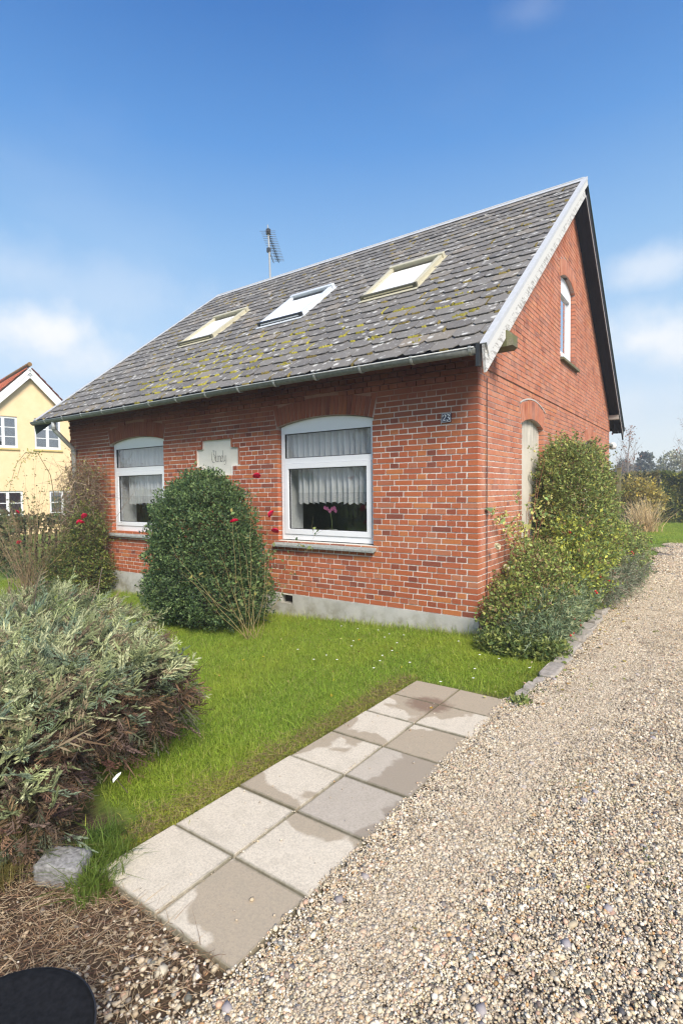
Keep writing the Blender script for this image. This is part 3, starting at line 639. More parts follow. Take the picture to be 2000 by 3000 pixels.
for k in range(nr):
    off = -.046+(0 if k % 2 == 0 else -.16)
    n0 = int((X0-off)/TW)-1
    for j in range(n0, 3):
        xa, xb = off+j*TW, off+(j+1)*TW
        a, b = max(xa, X0), min(xb, X1+.0)
        if b-a < .03: continue
        s0 = k*TE; 
        if any(a > q[0]-.02 and b < q[1]+.02 and s0 > q[2]-.02 and s0+TE < q[3]+.02 for q in SKY): continue
        tiles.append((a, b, s0, min(s0+TL, SLEN-.01)))
def tile_poly(w, L, r):
    c = r.uniform(.040, .068); c2 = r.uniform(.040, .068); g = .0035
    wob = [r.uniform(-.007, .007) for _ in range(8)]
    front = [(g, c+wob[0]), (c*.9, wob[1]), (w*.35, wob[2]), (w*.65, wob[3]), (w-c2*.9, wob[4]), (w-g, c2+wob[5])]
    pl = front+[(w-g, L), (g, L)]; t = .0095
    hh = lambda s: .026-.022*min(1, max(0, s)/.335)
    P = [(x, s, hh(s)+t) for x, s in pl]+[(x, s, hh(s)) for x, s in pl]; n = len(pl)
    return P, [tuple(range(n))]+[(i, i+n, (i+1) % n+n, (i+1) % n) for i in range(n)]
rr_ = random.Random(3)
def tscore(t):
    P = RP((t[0]+t[1])/2, t[2], 0); d = np.array(P)-O; L = np.linalg.norm(d); return (t[1]-t[0])*abs(np.dot(d/L, np.array((0, -sin(phi), cos(phi)))))/L**2
tiles.sort(key=lambda t: -tscore(t)); tp = {}; rt_ = MB()
for i, (a, b, s0, s1) in enumerate(tiles):
    w = round(b-a, 3); L = round(s1-s0, 3); dz = rr_.uniform(0, .006); ds = rr_.uniform(-.011, .011); tl = rr_.uniform(-.022, .022)
    Mx = RM @ Matrix.Translation((a, s0+ds, dz)) @ Matrix.Rotation(tl, 4, 'Z')
    if i < 290:
        key = (w, L, i % 6)
        if key not in tp:
            P, F = tile_poly(w, L, rr_); me = bpy.data.meshes.new('roof_tile'); me.from_pydata(P, [], F); me.materials.append(MAT['tile']); tp[key] = me
        o = bpy.data.objects.new('roof_tile', tp[key]); C.objects.link(o); o.parent = roof; o.matrix_local = Mx
    else:
        P, F = tile_poly(w, L, rr_); rt_.poly([tuple(Mx @ Vector(p)) for p in P], F)
tag(rt_.build('remaining_tiles', MAT['tile'], roof), kind='stuff')
# ridge capping, bargeboards, soffits
mb = MB()
for Mx in (RM, RB): mb.box(X0-.02, X1+.01, SLEN-.13, SLEN+.012, .032, .040, Mx)
mb.tube([(X0-.02, RIDGE_Y, RIDGE_Z+.045), (X1+.01, RIDGE_Y, RIDGE_Z+.045)], .022, 8); mb.build('ridge_cap', MAT['ridge'], house)
def barge(x0, x1, Mx, ins, name, mat, h0=-.21, h1=.035, tip=True):
    m_ = MB(); P = []
    for x in (x0, x1): P += [(x, -.03, h1), (x, SLEN+ (.03 if Mx is RM else .0), h1), (x, SLEN+(.03 if Mx is RM else 0)-(.0), h0), (x, .17, h0), (x, -.155, h0+.0)]
    P = [tuple(Mx @ Vector(p)) for p in P]
    m_.poly(P, [(0, 1, 2, 3, 4), (9, 8, 7, 6, 5)]+[(i, i+5, (i+1) % 5+5, (i+1) % 5) for i in range(5)]); return m_
bb = fixn(barge(X1+.006, X1+.034, RM, 0, 'b', None).build('bargeboard', MAT['board'], house)); tag(bb, 'peeling white bargeboard')
mb = MB(); mb.box(X1+.0345, X1+.052, -.02, SLEN+.04, -.085, .030, RM); mb.build('upper_trim', MAT['trim'], bb)
mb = MB(); mb.box(X1-.015, X1+.060, -.035, SLEN+.05, .034, .043, RM); mb.box(X1+.0525, X1+.060, -.035, SLEN+.05, .0, .034, RM); mb.build('verge_flashing', MAT['ridge'], bb)
b2 = fixn(barge(X1+.006, X1+.034, RB, 0, 'b', None, -.20, .03).build('bargeboard', MAT['soffit'], house)); tag(b2, 'dark rear bargeboard')
mb = MB(); mb.box(X1+.035, X1+.041, -.12, SLEN-.16, -.200, -.182, RB); mb.build('pale_edge_strip', MAT['trim'], b2)
mb = MB(); mb.box(X1-.02, X1+.052, -.10, SLEN-.02, .031, .052, RB); mb.build('green_edging', MAT['greentrim'], b2)
b3 = fixn(barge(X0-.034, X0-.006, RM, 0, 'b', None, -.19).build('bargeboard', MAT['greentrim'], house)); tag(b3, 'dark left bargeboard')
fixn(barge(X0-.034, X0-.006, RB, 0, 'b', None, -.19).build('bargeboard', MAT['greentrim'], house))
mb = MB(); mb.box(X0-.05, X0+.05, -.03, SLEN+.03, .034, .042, RM); mb.build('verge_flashing', MAT['ridge'], b3)
for i in range(3): mb = MB(); mb.box(.016+.066*i, .078+.066*i, .0, SLEN, -.118-.002*(i % 2), -.104, RB); mb.build('soffit_board', MAT['soffit'], house)
for i in range(3): mb = MB(); mb.box(.016+.066*i, .078+.066*i, .0, SLEN, -.060, -.046, RM); mb.build('soffit_board', MAT['soffit'], house)
mb = MB(); mb.box(X0+.02, X1-.01, -.418, -.405, 2.925, 2.972); mb.build('eaves_board', MAT['soffit'], house)
# beam ends
mb = MB(); P = [(.014, .16, 3.10), (.014, .41, 3.10), (.014, .41, 3.29), (.014, .16, 3.29), (.30, .18, 3.10), (.30, .37, 3.10), (.30, .41, 3.14), (.30, .41, 3.24), (.30, .36, 3.29), (.30, .18, 3.29)]
mb.box(.014, .26, .16, .41, 3.10, 3.27); mb.poly([(.26, .16, 3.10), (.26, .41, 3.10), (.26, .41, 3.27), (.26, .16, 3.27), (.31, .20, 3.115), (.31, .37, 3.115), (.31, .37, 3.235), (.31, .20, 3.235)], [(4, 5, 6, 7), (0, 1, 5, 4), (1, 2, 6, 5), (2, 3, 7, 6), (3, 0, 4, 7)])
mb.build('beam_end', MAT['beam'], house)
mb = MB(); mb.box(.012, .232, 8.28, 8.44, 3.17, 3.27); tag(mb.build('beam_end', MAT['greybeam'], house), 'weathered grey beam end below the rear slope')
mb = MB(); mb.tube([(.022, .225, 2.80), (.022, .222, 1.9), (.020, .226, 1.2), (.022, .224, .1)], .0055, 5); mb.build('cable', MAT['cable'], house)
# gutter
mb = MB(); R, yc, zc = .058, -.478, 2.958; n = 10; xs = np.linspace(-8.76, .165, 18); b_ = 0
for x in xs:
    sag = -.008*sin((x+8.7)/9*pi*2.2)
    for rr in (R, R-.006):
        for k in range(n+1): a = pi+pi*k/n; mb.v.append((float(x), yc+rr*cos(a), zc+rr*sin(a)+sag))
st = 2*(n+1)
for i in range(len(xs)-1):
    for k in range(n):
        a = i*st+k; mb.f.append((a, a+1, a+1+st, a+st)); a += n+1; mb.f.append((a, a+st, a+1+st, a+1))
    for k in (0, n): a = i*st+k; mb.f.append((a, a+st, a+st+n+1, a+n+1))
for i in (0, len(xs)-1): mb.f.append(tuple(i*st+k for k in range(n+1)))
gut = mb.build('gutter', MAT['zincd'], house, smooth=True)
m_ = MB(); m_.tube([(-8.76, yc-R, zc), (-6, yc-R, zc-.008), (-3, yc-R, zc+.004), (.165, yc-R, zc)], .0085, 8); m_.build('gutter_rim', MAT['zinc'], gut, smooth=True)
gb = None
for x in [.12-.641*i for i in range(14)]:
    if gb is None:
        m_ = MB()
        for k in range(n): 
            a0, a1 = pi+pi*k/n, pi+pi*(k+1)/n; r0, r1 = R+.001, R+.007
            P = [(xx, yc+r_*cos(a), zc+r_*sin(a)) for xx in (-.013, .013) for r_, a in ((r0, a0), (r0, a1), (r1, a1), (r1, a0))]
            m_.poly(P, [(0, 1, 2, 3), (4, 7, 6, 5), (3, 2, 6, 7), (0, 3, 7, 4), (1, 5, 6, 2)])
        m_.box(-.014, .014, yc-R-.012, yc-R+.004, zc-.004, zc+.014); gb = m_.build('gutter_bracket', MAT['zinc'], gut); gb.location.x = x
    else: o = gb.copy(); C.objects.link(o); o.parent = gut; o.location.x = x
mb = MB(); mb.tube([(-7.98, -.478, 2.93), (-7.98, -.478, 2.80), (-7.99, -.46, 2.765), (-8.04, -.11, 2.455), (-8.05, -.075, 2.41), (-8.05, -.07, 1.6), (-8.05, -.07, -.1)], .040, 10); dp = mb.build('downpipe', MAT['zinc'], house, smooth=True)
for z in (2.79, 2.40, 1.55): m_ = MB(); m_.tube([(-8.05 if z < 2.5 else -7.98, -.07 if z < 2.5 else -.478, z-.02), (-8.05 if z < 2.5 else -7.98, -.07 if z < 2.5 else -.478, z+.03)], .046, 10); m_.build('pipe_collar', MAT['zincd'], dp)
mb = MB(); mb.box(.168, .205, -.50, -.43, 2.78, 3.0); mb.build('gutter_end_board', MAT['dmetal'], house)
# skylights
for (x0, x1, s0, s1, kind, lab) in SKY:
    mf = MAT['beige'] if kind == 'beige' else MAT['wmetal']; mbm = MAT['beiged'] if kind == 'beige' else MAT['dmetal']
    m_ = MB(); m_.box(x0, x0+.065, s0+.03, s1-.09, .03, .095, RM); m_.box(x1-.065, x1, s0+.03, s1-.09, .03, .095, RM); m_.box(x0+.066, x1-.066, s0+.03, s1-.09, .03, .04, RM); sk = tag(m_.build('skylight', mf, house, bevel=.006), lab)
    m_ = MB(); m_.box(x0-.015, x1+.015, s1-.088, s1+.01, .03, .115, RM); m_.build('top_cover', mf, sk, bevel=.008)
    m_ = MB(); m_.box(x0+.067, x1-.067, s1-.135, s1-.090, .05, .062, RM); m_.box(x0-.004, x1+.004, s0-.022, s0+.028, .03, .098, RM); m_.box(x0-.012, x0+.03, s0-.034, s0-.0225, .03, .11, RM); m_.box(x1-.03, x1+.012, s0-.034, s0-.0225, .03, .11, RM); m_.build('dark_rail_and_gap', mbm, sk)  # lower rail, and a dark strip painting in the gap's shade below top_cover
    m_ = MB(); m_.box(x0+.05, x1-.05, s0-.030, s0-.0225, .055, .072, RM); m_.box(x0+.066, x0+.09, s0+.03, s1-.136, .05, .082, RM); m_.box(x1-.09, x1-.066, s0+.03, s1-.136, .05, .082, RM); m_.build('glazing_strip', mf, sk)
    m_ = MB(); m_.box(x0-.03, x1+.03, s0-.115, s0-.036, .033, .041, RM); m_.box(x0-.04, x0-.001, s0-.02, s1+.03, .030, .037, RM); m_.box(x1+.001, x1+.04, s0-.02, s1+.03, .030, .037, RM); m_.build('flashing', mf, sk)
    m_ = MB(); P = [tuple(RP(a, b, .066)) for a, b in ((x0+.09, s0+.03), (x1-.09, s0+.03), (x1-.09, s1-.136), (x0+.09, s1-.136))]; m_.poly(P, [(0, 1, 2, 3)]); m_.build('pane', MAT['glasssky'], sk)
    m_ = MB(); P = [tuple(RP(a, b, .052)) for a, b in ((x0+.09, s0+.03), (x1-.09, s0+.03), (x1-.09, s1-.20), (x0+.09, s1-.20))]; m_.poly(P, [(0, 1, 2, 3)]); m_.build('roller_blind', MAT['blind'], sk)
# moss cushions and lines along tile edges
def moss_field():
    V, F, Cc = [], [], []; r = np.random.default_rng(11); ico = [(0, 0, 1)]+[(cos(2*pi*k/6), sin(2*pi*k/6), .35) for k in range(6)]
    fac = [(0, k+1, (k+1) % 6+1) for k in range(6)]
    def cush(x, s, h, lx, ls, hh, c):
        b = len(V); a = r.uniform(0, 1)
        for p in ico: V.append(tuple(RP(x+p[0]*lx*(1+r.uniform(-.25, .25)), s+p[1]*ls*(1+r.uniform(-.25, .25)), h+(p[2]-.35)*hh*1.5))); Cc.append(c*r.uniform(.8, 1.15))
        F.extend([tuple(b+i for i in f) for f in fac])
        bb_ = [b+1+k for k in range(6)]
        n0 = len(V)
        for k in range(6): x_, y_, z_ = V[bb_[k]]; V.append((x_, y_+.004, z_-.02)); Cc.append(c*.8)
        for k in range(6): F.append((bb_[k], n0+k, n0+(k+1) % 6)); F.append((bb_[k], n0+(k+1) % 6, bb_[(k+1) % 6]))
    def dens(x, s):
        d = .13+1.1*math.exp(-((x+4.6)/1.35)**2-((s-.75)/.75)**2)+.35*math.exp(-((x+3.0)/2.2)**2-((s-1.2)/.7)**2)+.16*math.exp(-((x+1.0)/1.2)**2-((s-1.0)/.8)**2)
        return d*(.5+.8*(sin(x*3.1+s*2)*sin(s*5.3-x*1.7)*.5+.5))
    for (a, b, s0, s1) in tiles:
        if s0 > 5.8: continue
        d = dens((a+b)/2, s0)
        col0 = np.array((.33, .29, .045)) if d > .35 else np.array((.20, .155, .045))
        if r.random() < .10+d*1.3:                     # along the lower edge
            p0 = r.uniform(a, max(a+.01, b-.04)); L = r.uniform(.04, .10+.2*min(d, 1)); n_ = int(L/.016)+1
            c = col0*r.uniform(.6, 1.25)
            for i in range(n_): x = p0+L*i/n_; cush(min(x, b), s0-.004, .026, r.uniform(.013, .022), r.uniform(.012, .020+.018*min(d, 1)), r.uniform(.012, .026), c)
        if r.random() < d*1.1:                      # up the side joint
            L = r.uniform(.05, .24); n_ = int(L/.018)+1; c = col0*r.uniform(.6, 1.25); q = s0+r.uniform(.0, .05)
            for i in range(n_): cush(a+r.uniform(-.004, .004), q+L*i/n_, .030-.02*(q-s0+L*i/n_)/.335+.004, r.uniform(.009, .018), r.uniform(.012, .020), r.uniform(.010, .02), c)
    for (x, s, n_, R_) in ((-.30, .86, 14, .05), (-.17, .92, 8, .035), (-.62, .33, 7, .03), (-2.6, .42, 10, .05), (-3.3, .5, 10, .05), (-1.35, .70, 9, .05), (-.5, 1.6, 6, .04)):
        for _ in range(n_): cush(x+r.normal(0, R_), s+r.normal(0, R_*.5), .026, r.uniform(.015, .035), r.uniform(.012, .025), r.uniform(.02, .034), np.array((.26, .23, .04))*r.uniform(.7, 1.3))
    return V, F, Cc
V, F, Cc = moss_field()
tag(obj('roof_moss', V, F, MAT['moss'], None, Cc), 'yellow green moss cushions along the slate edges of the roof', 'moss', kind='stuff')
# aerial
ae = empty('tv_aerial', 'old television aerial with many rods on a mast at the ridge', 'aerial', (-6.85, RIDGE_Y, RIDGE_Z+.03))
m_ = MB(); m_.tube([(0, 0, -.25), (-.02, 0, .7), (-.05, 0, 1.18), (-.06, 0, 1.32)], [.022, .020, .014, .012], 8); m_.build('mast', MAT['mast'], ae)
f2 = np.array([fw[0], fw[1], 0]); f2 /= np.linalg.norm(f2); r2 = np.array([f2[1], -f2[0], 0]); bd = f2*1.7+r2*.06; bl = np.linalg.norm(bd); bd /= bl; pe = np.array([bd[1], -bd[0], 0])
m_ = MB(); a = np.array([-.05, 0, 1.13])-bd*.10; b = a+bd*(bl+.1); m_.tube([a, b], .010, 6); m_.tube([np.array([-.04, 0, .72]), np.array([-.04, 0, .72])+bd*.75+np.array([0, 0, -.0])], .009, 5); m_.box(-.09, -.01, -.03, .05, 1.10, 1.22); m_.box(-.08, .0, -.03, .04, .66, .76); m_.build('boom', MAT['aerial'], ae)
for i in range(19):
    c = a+bd*(.02+i*bl/18.2); w = .17 if i else .19; m_ = MB(); m_.tube([c-pe*w, c+pe*w], .005, 4); m_.tube([c-pe*.06, c+pe*.06], .011, 5); m_.build('rod', MAT['aerial'], ae)
# wall lamp at the rear corner
la = empty('globe_lamp', 'white globe lamp on a grey arm at the rear corner of the brick wall', 'wall lamp', (-.02, 8.505, 2.60))
m_ = MB(); m_.tube([(0, 0, 0), (.0, .02, 0)], .05, 12); m_.tube([(0, .02, 0), (0.03, .14, .0), (.05, .18, -.005)], [.03, .032, .045], 10); m_.build('lamp_arm', MAT['zincd'], la)
m_ = MB(); m_.lathe([(0.001, -.09), (.05, -.078), (.08, -.045), (.092, 0), (.08, .045), (.05, .078), (.001, .09)], (.06, .27, -.01), 20); m_.build('globe', MAT['opal'], la, smooth=True)
# ================================================================== NEIGHBOUR'S YELLOW HOUSE
KY = 1.2; yh = empty('yellow_house', 'pale yellow gabled house with red clay tiles and white casement windows', 'house', (-24.28, 6.44, 0), rad(-10))
def zk(z): return 1.58+(z-1.58)*KY
AU, AZ, YS, HW_ = .17, zk(6.33), 1.05, 3.4
YW = []      # windows u0,u1,z0,z1
for (u0, u1, z0, z1, rows) in ((.34, 1.48, zk(3.35), zk(4.55), 3), (-1.50, -.36, zk(3.35), zk(4.55), 3), (-1.46, -.22, zk(.33), zk(1.70), 3), (.9, 2.1, zk(.33), zk(1.70), 3)): YW.append((u0, u1, z0, z1, rows))
ez = AZ-YS*HW_
ol = [(AU-HW_, -.4), (AU+HW_, -.4), (AU+HW_, ez), (AU, AZ), (AU-HW_, ez)]
w_ = holed(ol, [[(a, c), (b, c), (b, d), (a, d)] for a, b, c, d, _ in YW], lambda u, v, d: (d, u, v), 0, -.3); wl_ = fixn(w_.build('wall', MAT['yellow'], yh))
m_ = MB(); m_.box(-10, -.3, AU-HW_, AU-HW_+.3, -.4, ez); m_.box(-10, -.3, AU+HW_-.3, AU+HW_, -.4, ez); m_.box(-10.3, -10, AU-HW_, AU+HW_, -.4, ez); m_.build('side_wall', MAT['yellow'], yh)
for a, b, c, d, rows in YW:
    mid = (a+b)/2; hs = []; rh = (d-c-.16)/rows
    for (p, q) in ((a+.085, mid-.06), (mid+.06, b-.085)):
        for i in range(rows): hs.append([(p, c+.09+i*rh+.018), (q, c+.09+i*rh+.018), (q, c+.09+(i+1)*rh-.018), (p, c+.09+(i+1)*rh-.018)])
    wf = fixn(holed([(a+.003, c+.003), (b-.003, c+.003), (b-.003, d-.003), (a+.003, d-.003)], hs, lambda u, v, dd: (dd, u, v), -.05, -.11).build('window', MAT['pvc'], yh))
    for h_ in hs: m_ = MB(); m_.poly([(-.085, p[0], p[1]) for p in h_], [(0, 1, 2, 3)]); m_.build('pane', MAT['glassfar'], wf)
    m_ = MB(); m_.box(-.02, .07, a-.06, b+.06, c-.10, c-.02); m_.build('window_sill', MAT['ysill'], wf, bevel=.01)
    m_ = MB(); m_.box(-.36, -.35, a-.1, b+.1, c-.1, d+.1); m_.build('dark_room', MAT['dark'], wf)
m_ = MB(); m_.lathe([(.001, .02), (.05, .02), (.075, .0), (.075, -.01)], (0, 0, 0), 14, Matrix.Translation((.01, .03, zk(5.99))) @ Matrix.Rotation(pi/2, 4, 'Y')); m_.build('round_vent', MAT['dmetal'], yh)
pa = math.atan(YS); 
def YM(side): c, s_ = cos(pa), sin(pa); return Matrix(((1, 0, 0, 0), (0, -side*c, side*s_, AU+side*(HW_+.35)), (0, s_, c, ez-.35*YS+.10), (0, 0, 0, 1)))
YL = (HW_+.35)/cos(pa)
for side in (1, -1):
    m_ = MB(); m_.box(-10.2, .20, 0, YL, -.02, .05, YM(side)); rf = m_.build('roof', MAT['claydirt'], yh)
    m_ = MB(); m_.box(.20, .25, -.05, YL+.0, -.28, .03, YM(side)); m_.box(.251, .275, -.05, YL, -.12, .03, YM(side)); m_.build('bargeboard', MAT['white'], yh)
    prof = [(0, .0), (.04, .05), (.10, .06), (.16, .03), (.22, .015), (.27, .04)]; me = None
    for c_ in range(12):
        for k in range(14):
            if me is None:
                mm = MB(); P = [(x, s, h+(.03 if s == 0 else 0)) for s in (0, .44) for x, h in prof]+[(x, 0, h+.005) for x, h in prof]; n_ = len(prof)
                F_ = [(i, i+1, n_+i+1, n_+i) for i in range(n_-1)]+[(i, 2*n_+i, 2*n_+i+1, i+1) for i in range(n_-1)]; mm.poly(P, F_); me = bpy.data.meshes.new('roof_tile'); me.from_pydata(mm.v, [], mm.f); me.materials.append(MAT['clay'])
            o = bpy.data.objects.new('roof_tile', me); C.objects.link(o); o.parent = rf
            o.matrix_local = YM(side) @ Matrix.Translation((.02-.26*c_+random.uniform(-.004, .004), -.03+.385*k, .055))
        if side == 1 and c_ >= 3: break
    m_ = MB()
    for x in np.arange(-10, -3.2, .26): m_.tube([tuple(YM(side) @ Vector((x, 0, .06))), tuple(YM(side) @ Vector((x, YL, .06)))], .06, 6)
    tag(m_.build('remaining_tiles', MAT['clay'], rf), kind='stuff')
for i in range(22):
    m_ = MB(); x = .27-i*.45; m_.tube([(x, AU, AZ+.29+.02), (x-.47, AU, AZ+.29)], [.10, .09], 10); m_.build('ridge_tile', MAT['claydirt'] if i < 9 else MAT['clay'], yh)
# ================================================================== PLANT TOOLS
def unit(v): return v/np.maximum(np.linalg.norm(v, axis=-1, keepdims=True), 1e-9)
def leaf_arrays(P, D, size, ratio, col, r, cup=.15):
    n = len(P); D = unit(D); s = unit(np.cross(D, r.normal(size=(n, 3)))); nn = np.cross(s, D); L = size[:, None]; w = L*ratio*.5
    v = np.stack([P, P+D*L*.45+s*w+nn*L*cup, P+D*L, P+D*L*.45-s*w+nn*L*cup], 1).reshape(-1, 3)
    f = np.arange(n*4).reshape(-1, 4); c = np.repeat(col, 4, 0); return v, f, c
PG = 1.0
def pal(cols, n, r, var=.22, w=None):
    cols = np.array(cols); k = r.choice(len(cols), n, p=w); return np.clip(PG*cols[k]*(1+r.normal(0, var, (n, 1)))+r.normal(0, .006, (n, 3)), .004, 1)
def lob_pts(lobes, n, r, shell=.35, zmin=None, lump=.10, lf=5.0):
    """points and outward directions near the surface of a union of ellipsoids (cx,cy,cz,rx,ry,rz)"""
    lobes = np.array(lobes, float); A = (lobes[:, 3]*lobes[:, 4]*lobes[:, 5])**(2/3); k = r.choice(len(lobes), int(n*1.6), p=A/A.sum()); d = unit(r.normal(size=(len(k), 3)))
    ph = r.uniform(0, 6, 3); q = d*lf+lobes[k, :3]*3
    lm_ = lump*(np.sin(q[:, 0]*1.3+ph[0])*np.sin(q[:, 1]*1.7+ph[1])+np.sin(q[:, 2]*2.1+ph[2])*.7+.5*np.sin(q[:, 0]*3.7)*np.sin(q[:, 2]*4.1+1))
    rad_ = (1-shell*r.random(len(k))**1.6)*(1+lm_); P = lobes[k, :3]+d*rad_[:, None]*lobes[k, 3:]; ok = np.ones(len(k), bool)
    for i in range(len(lobes)):
        q = (P-lobes[i, :3])/lobes[i, 3:]; ok &= (np.linalg.norm(q, axis=1) > .62) | (k == i)
    if zmin is not None: ok &= P[:, 2] > zmin
    P, d = P[ok][:n], d[ok][:n]; return P, d
def twig_arrays(P0, D0, L, r0, col, r, seg=5, bend=.5, droop=0.0, sides=3):
    n = len(P0); D = unit(D0); P = P0.copy(); pts = [P.copy()]; tgt = unit(D+r.normal(size=(n, 3))*bend)
    for i in range(seg):
        t = (i+1)/seg; dd = unit(D*(1-t)+tgt*t+np.array([0, 0, -droop*t])+r.normal(size=(n, 3))*.08); P = P+dd*(L/seg)[:, None]; pts.append(P.copy())
    pts = np.stack(pts, 1); V = []
    for i in range(seg+1):
        a = pts[:, min(i+1, seg)]-pts[:, max(i-1, 0)]; a = unit(a); x = unit(np.cross(a, np.array([.31, .52, .79]))); y = np.cross(a, x); rr = (r0*(1-.75*i/seg))[:, None]
        for k in range(sides): an = 2*pi*k/sides; V.append(pts[:, i]+(x*cos(an)+y*sin(an))*rr)
    V = np.stack(V, 1); m_ = (seg+1)*sides; base = (np.arange(n)*m_)[:, None]; F = []
    for i in range(seg):
        for k in range(sides): k2 = (k+1) % sides; F.append(base+np.array([i*sides+k, i*sides+k2, (i+1)*sides+k2, (i+1)*sides+k]))
    F = np.stack(F, 1).reshape(-1, 4); return V.reshape(-1, 3), F, np.repeat(col, m_, 0), pts
def cat_arr(parts):
    V, F, Cc = [], [], []; b = 0
    for v, f, c in parts: V.append(v); F.append(f+b); Cc.append(c); b += len(v)
    return np.concatenate(V), np.concatenate(F), np.concatenate(Cc)
def grow(name, lab, catg, lobes, nleaf, size, ratio, cols, seed, shell=.4, stems=14, lump=.10, lf=5.0, upb=.25, weights=None, mat='leaf', group=None, stemcol=(.13, .085, .05), outl=.6, extra=None, szv=.25, base=None, zmin=None, sprigs=0, sprigL=.2):
    r = np.random.default_rng(seed); lb = np.array(lobes, float); bx, by = (base if base is not None else lb[:, :2].mean(0)); bz = float(gh(bx, by)) if abs(by) < 11 else 0.0
    root = empty(name, lab, catg, (bx, by, bz), group=group); off = np.array([bx, by, bz])
    P, d = lob_pts(lobes, nleaf, r, shell, (bz+.02) if zmin is None else zmin, lump, lf)
    D = d*outl+r.normal(size=d.shape)*.7+np.array([0, 0, upb]); sz = size*np.exp(r.normal(0, szv, len(P)))
    parts = [leaf_arrays(P-off, D, sz, ratio, pal(cols, len(P), r, w=weights), r)]
    if sprigs:     # shoots that break the outline
        i = r.choice(len(P), sprigs); q = P[i]; dd = d[i]*1.0+np.array([0, 0, .5])+r.normal(size=(sprigs, 3))*.3; L = r.uniform(.4, 1, sprigs)*sprigL
        v, f, c, pts = twig_arrays(q-off, dd, L, np.full(sprigs, .0022), np.tile(np.array(stemcol), (sprigs, 1)), r, 4, .35); tw = (v, f, c)
        PP = pts[:, 1:].reshape(-1, 3); PP = np.repeat(PP, 3, 0); parts.append(leaf_arrays(PP, r.normal(size=PP.shape)+np.repeat(np.repeat(unit(dd), 4, 0), 3, 0)*.7, size*np.exp(r.normal(0, szv, len(PP))), ratio, pal(cols, len(PP), r, w=weights), r))
    v, f, c = cat_arr(parts); tag(obj('foliage', v, f, MAT[mat], root, c), kind='stuff')
    st = []
    if stems:
        k = r.choice(len(P), stems*3); tg = P[k]-off; p0 = np.stack([r.normal(0, .10, len(k)), r.normal(0, .08, len(k)), np.zeros(len(k))], 1); L = np.linalg.norm(tg-p0, axis=1)*.97
        v, f, c, _ = twig_arrays(p0, unit(tg-p0)+np.array([0, 0, .25]), L, r.uniform(.006, .014, len(k)), pal([stemcol], len(k), r), r, 6, .12); st.append((v, f, c))
    if sprigs: st.append(tw)
    if extra is not None: st += extra(r, off, P, d)
    if st: v, f, c = cat_arr(st); obj('branches', v, f, MAT['bark'], root, c)
    return root, P, d
def berries(root, pts, rad_, mat, name, per=0):
    off = np.array(root.location); ico = np.array([(0, 0, 1), (.89, 0, .45), (.28, .85, .45), (-.72, .53, .45), (-.72, -.53, .45), (.28, -.85, .45), (.72, .53, -.45), (-.28, .85, -.45), (-.89, 0, -.45), (-.28, -.85, -.45), (.72, -.53, -.45), (0, 0, -1)])
    fc = [(0, 1, 2), (0, 2, 3), (0, 3, 4), (0, 4, 5), (0, 5, 1), (1, 6, 2), (2, 7, 3), (3, 8, 4), (4, 9, 5), (5, 10, 1), (6, 7, 2), (7, 8, 3), (8, 9, 4), (9, 10, 5), (10, 6, 1), (11, 7, 6), (11, 8, 7), (11, 9, 8), (11, 10, 9), (11, 6, 10)]
    me = bpy.data.meshes.new(name); me.from_pydata([tuple(p*rad_) for p in ico], [], fc); me.materials.append(MAT[mat]); me.polygons.foreach_set('use_smooth', np.ones(20, bool))
    for p in pts: o = bpy.data.objects.new(name, me); C.objects.link(o); o.parent = root; o.location = tuple(np.array(p)-off); s = random.uniform(.75, 1.25); o.scale = (s, s, s*1.15)
def rose_mesh():
    m_ = MB(); r = random.Random(4)
    for ring, (n_, R_, h, tilt) in enumerate(((3, .014, .030, .2), (5, .024, .028, .55), (6, .034, .020, .95), (7, .042, .008, 1.3))):
        for k in range(n_):
            a = 2*pi*k/n_+ring*.6; c, s = cos(a), sin(a); w = .9*R_+.006; t = (-s, c)
            q = [(c*.006, s*.006, 0), (c*R_*.8+t[0]*w*.8, s*R_*.8+t[1]*w*.8, h*.6), (c*R_+t[0]*w*.35, s*R_+t[1]*w*.35, h+r.uniform(0, .004)), (c*R_-t[0]*w*.35, s*R_-t[1]*w*.35, h+r.uniform(0, .004)), (c*R_*.8-t[0]*w*.8, s*R_*.8-t[1]*w*.8, h*.6)]
            m_.poly(q, [(0, 1, 2, 3, 4)])
    me = bpy.data.meshes.new('rose_bloom'); me.from_pydata(m_.v, [], m_.f); me.materials.append(MAT['rose']); return me
ROSE = rose_mesh()
def blooms(root, pts, sc=1.0):
    off = np.array(root.location)
    for p in pts:
        o = bpy.data.objects.new('rose_bloom', ROSE); C.objects.link(o); o.parent = root; o.location = tuple(np.array(p)-off); o.rotation_euler = (random.uniform(.2, 1.0), random.uniform(-.4, .4), random.uniform(0, 6)); s = sc*random.uniform(.85, 1.2); o.scale = (s, s, s)
PG = 1.9
GB_ = [(.045, .072, .030), (.060, .095, .037), (.085, .125, .045), (.12, .165, .06), (.035, .055, .028)]
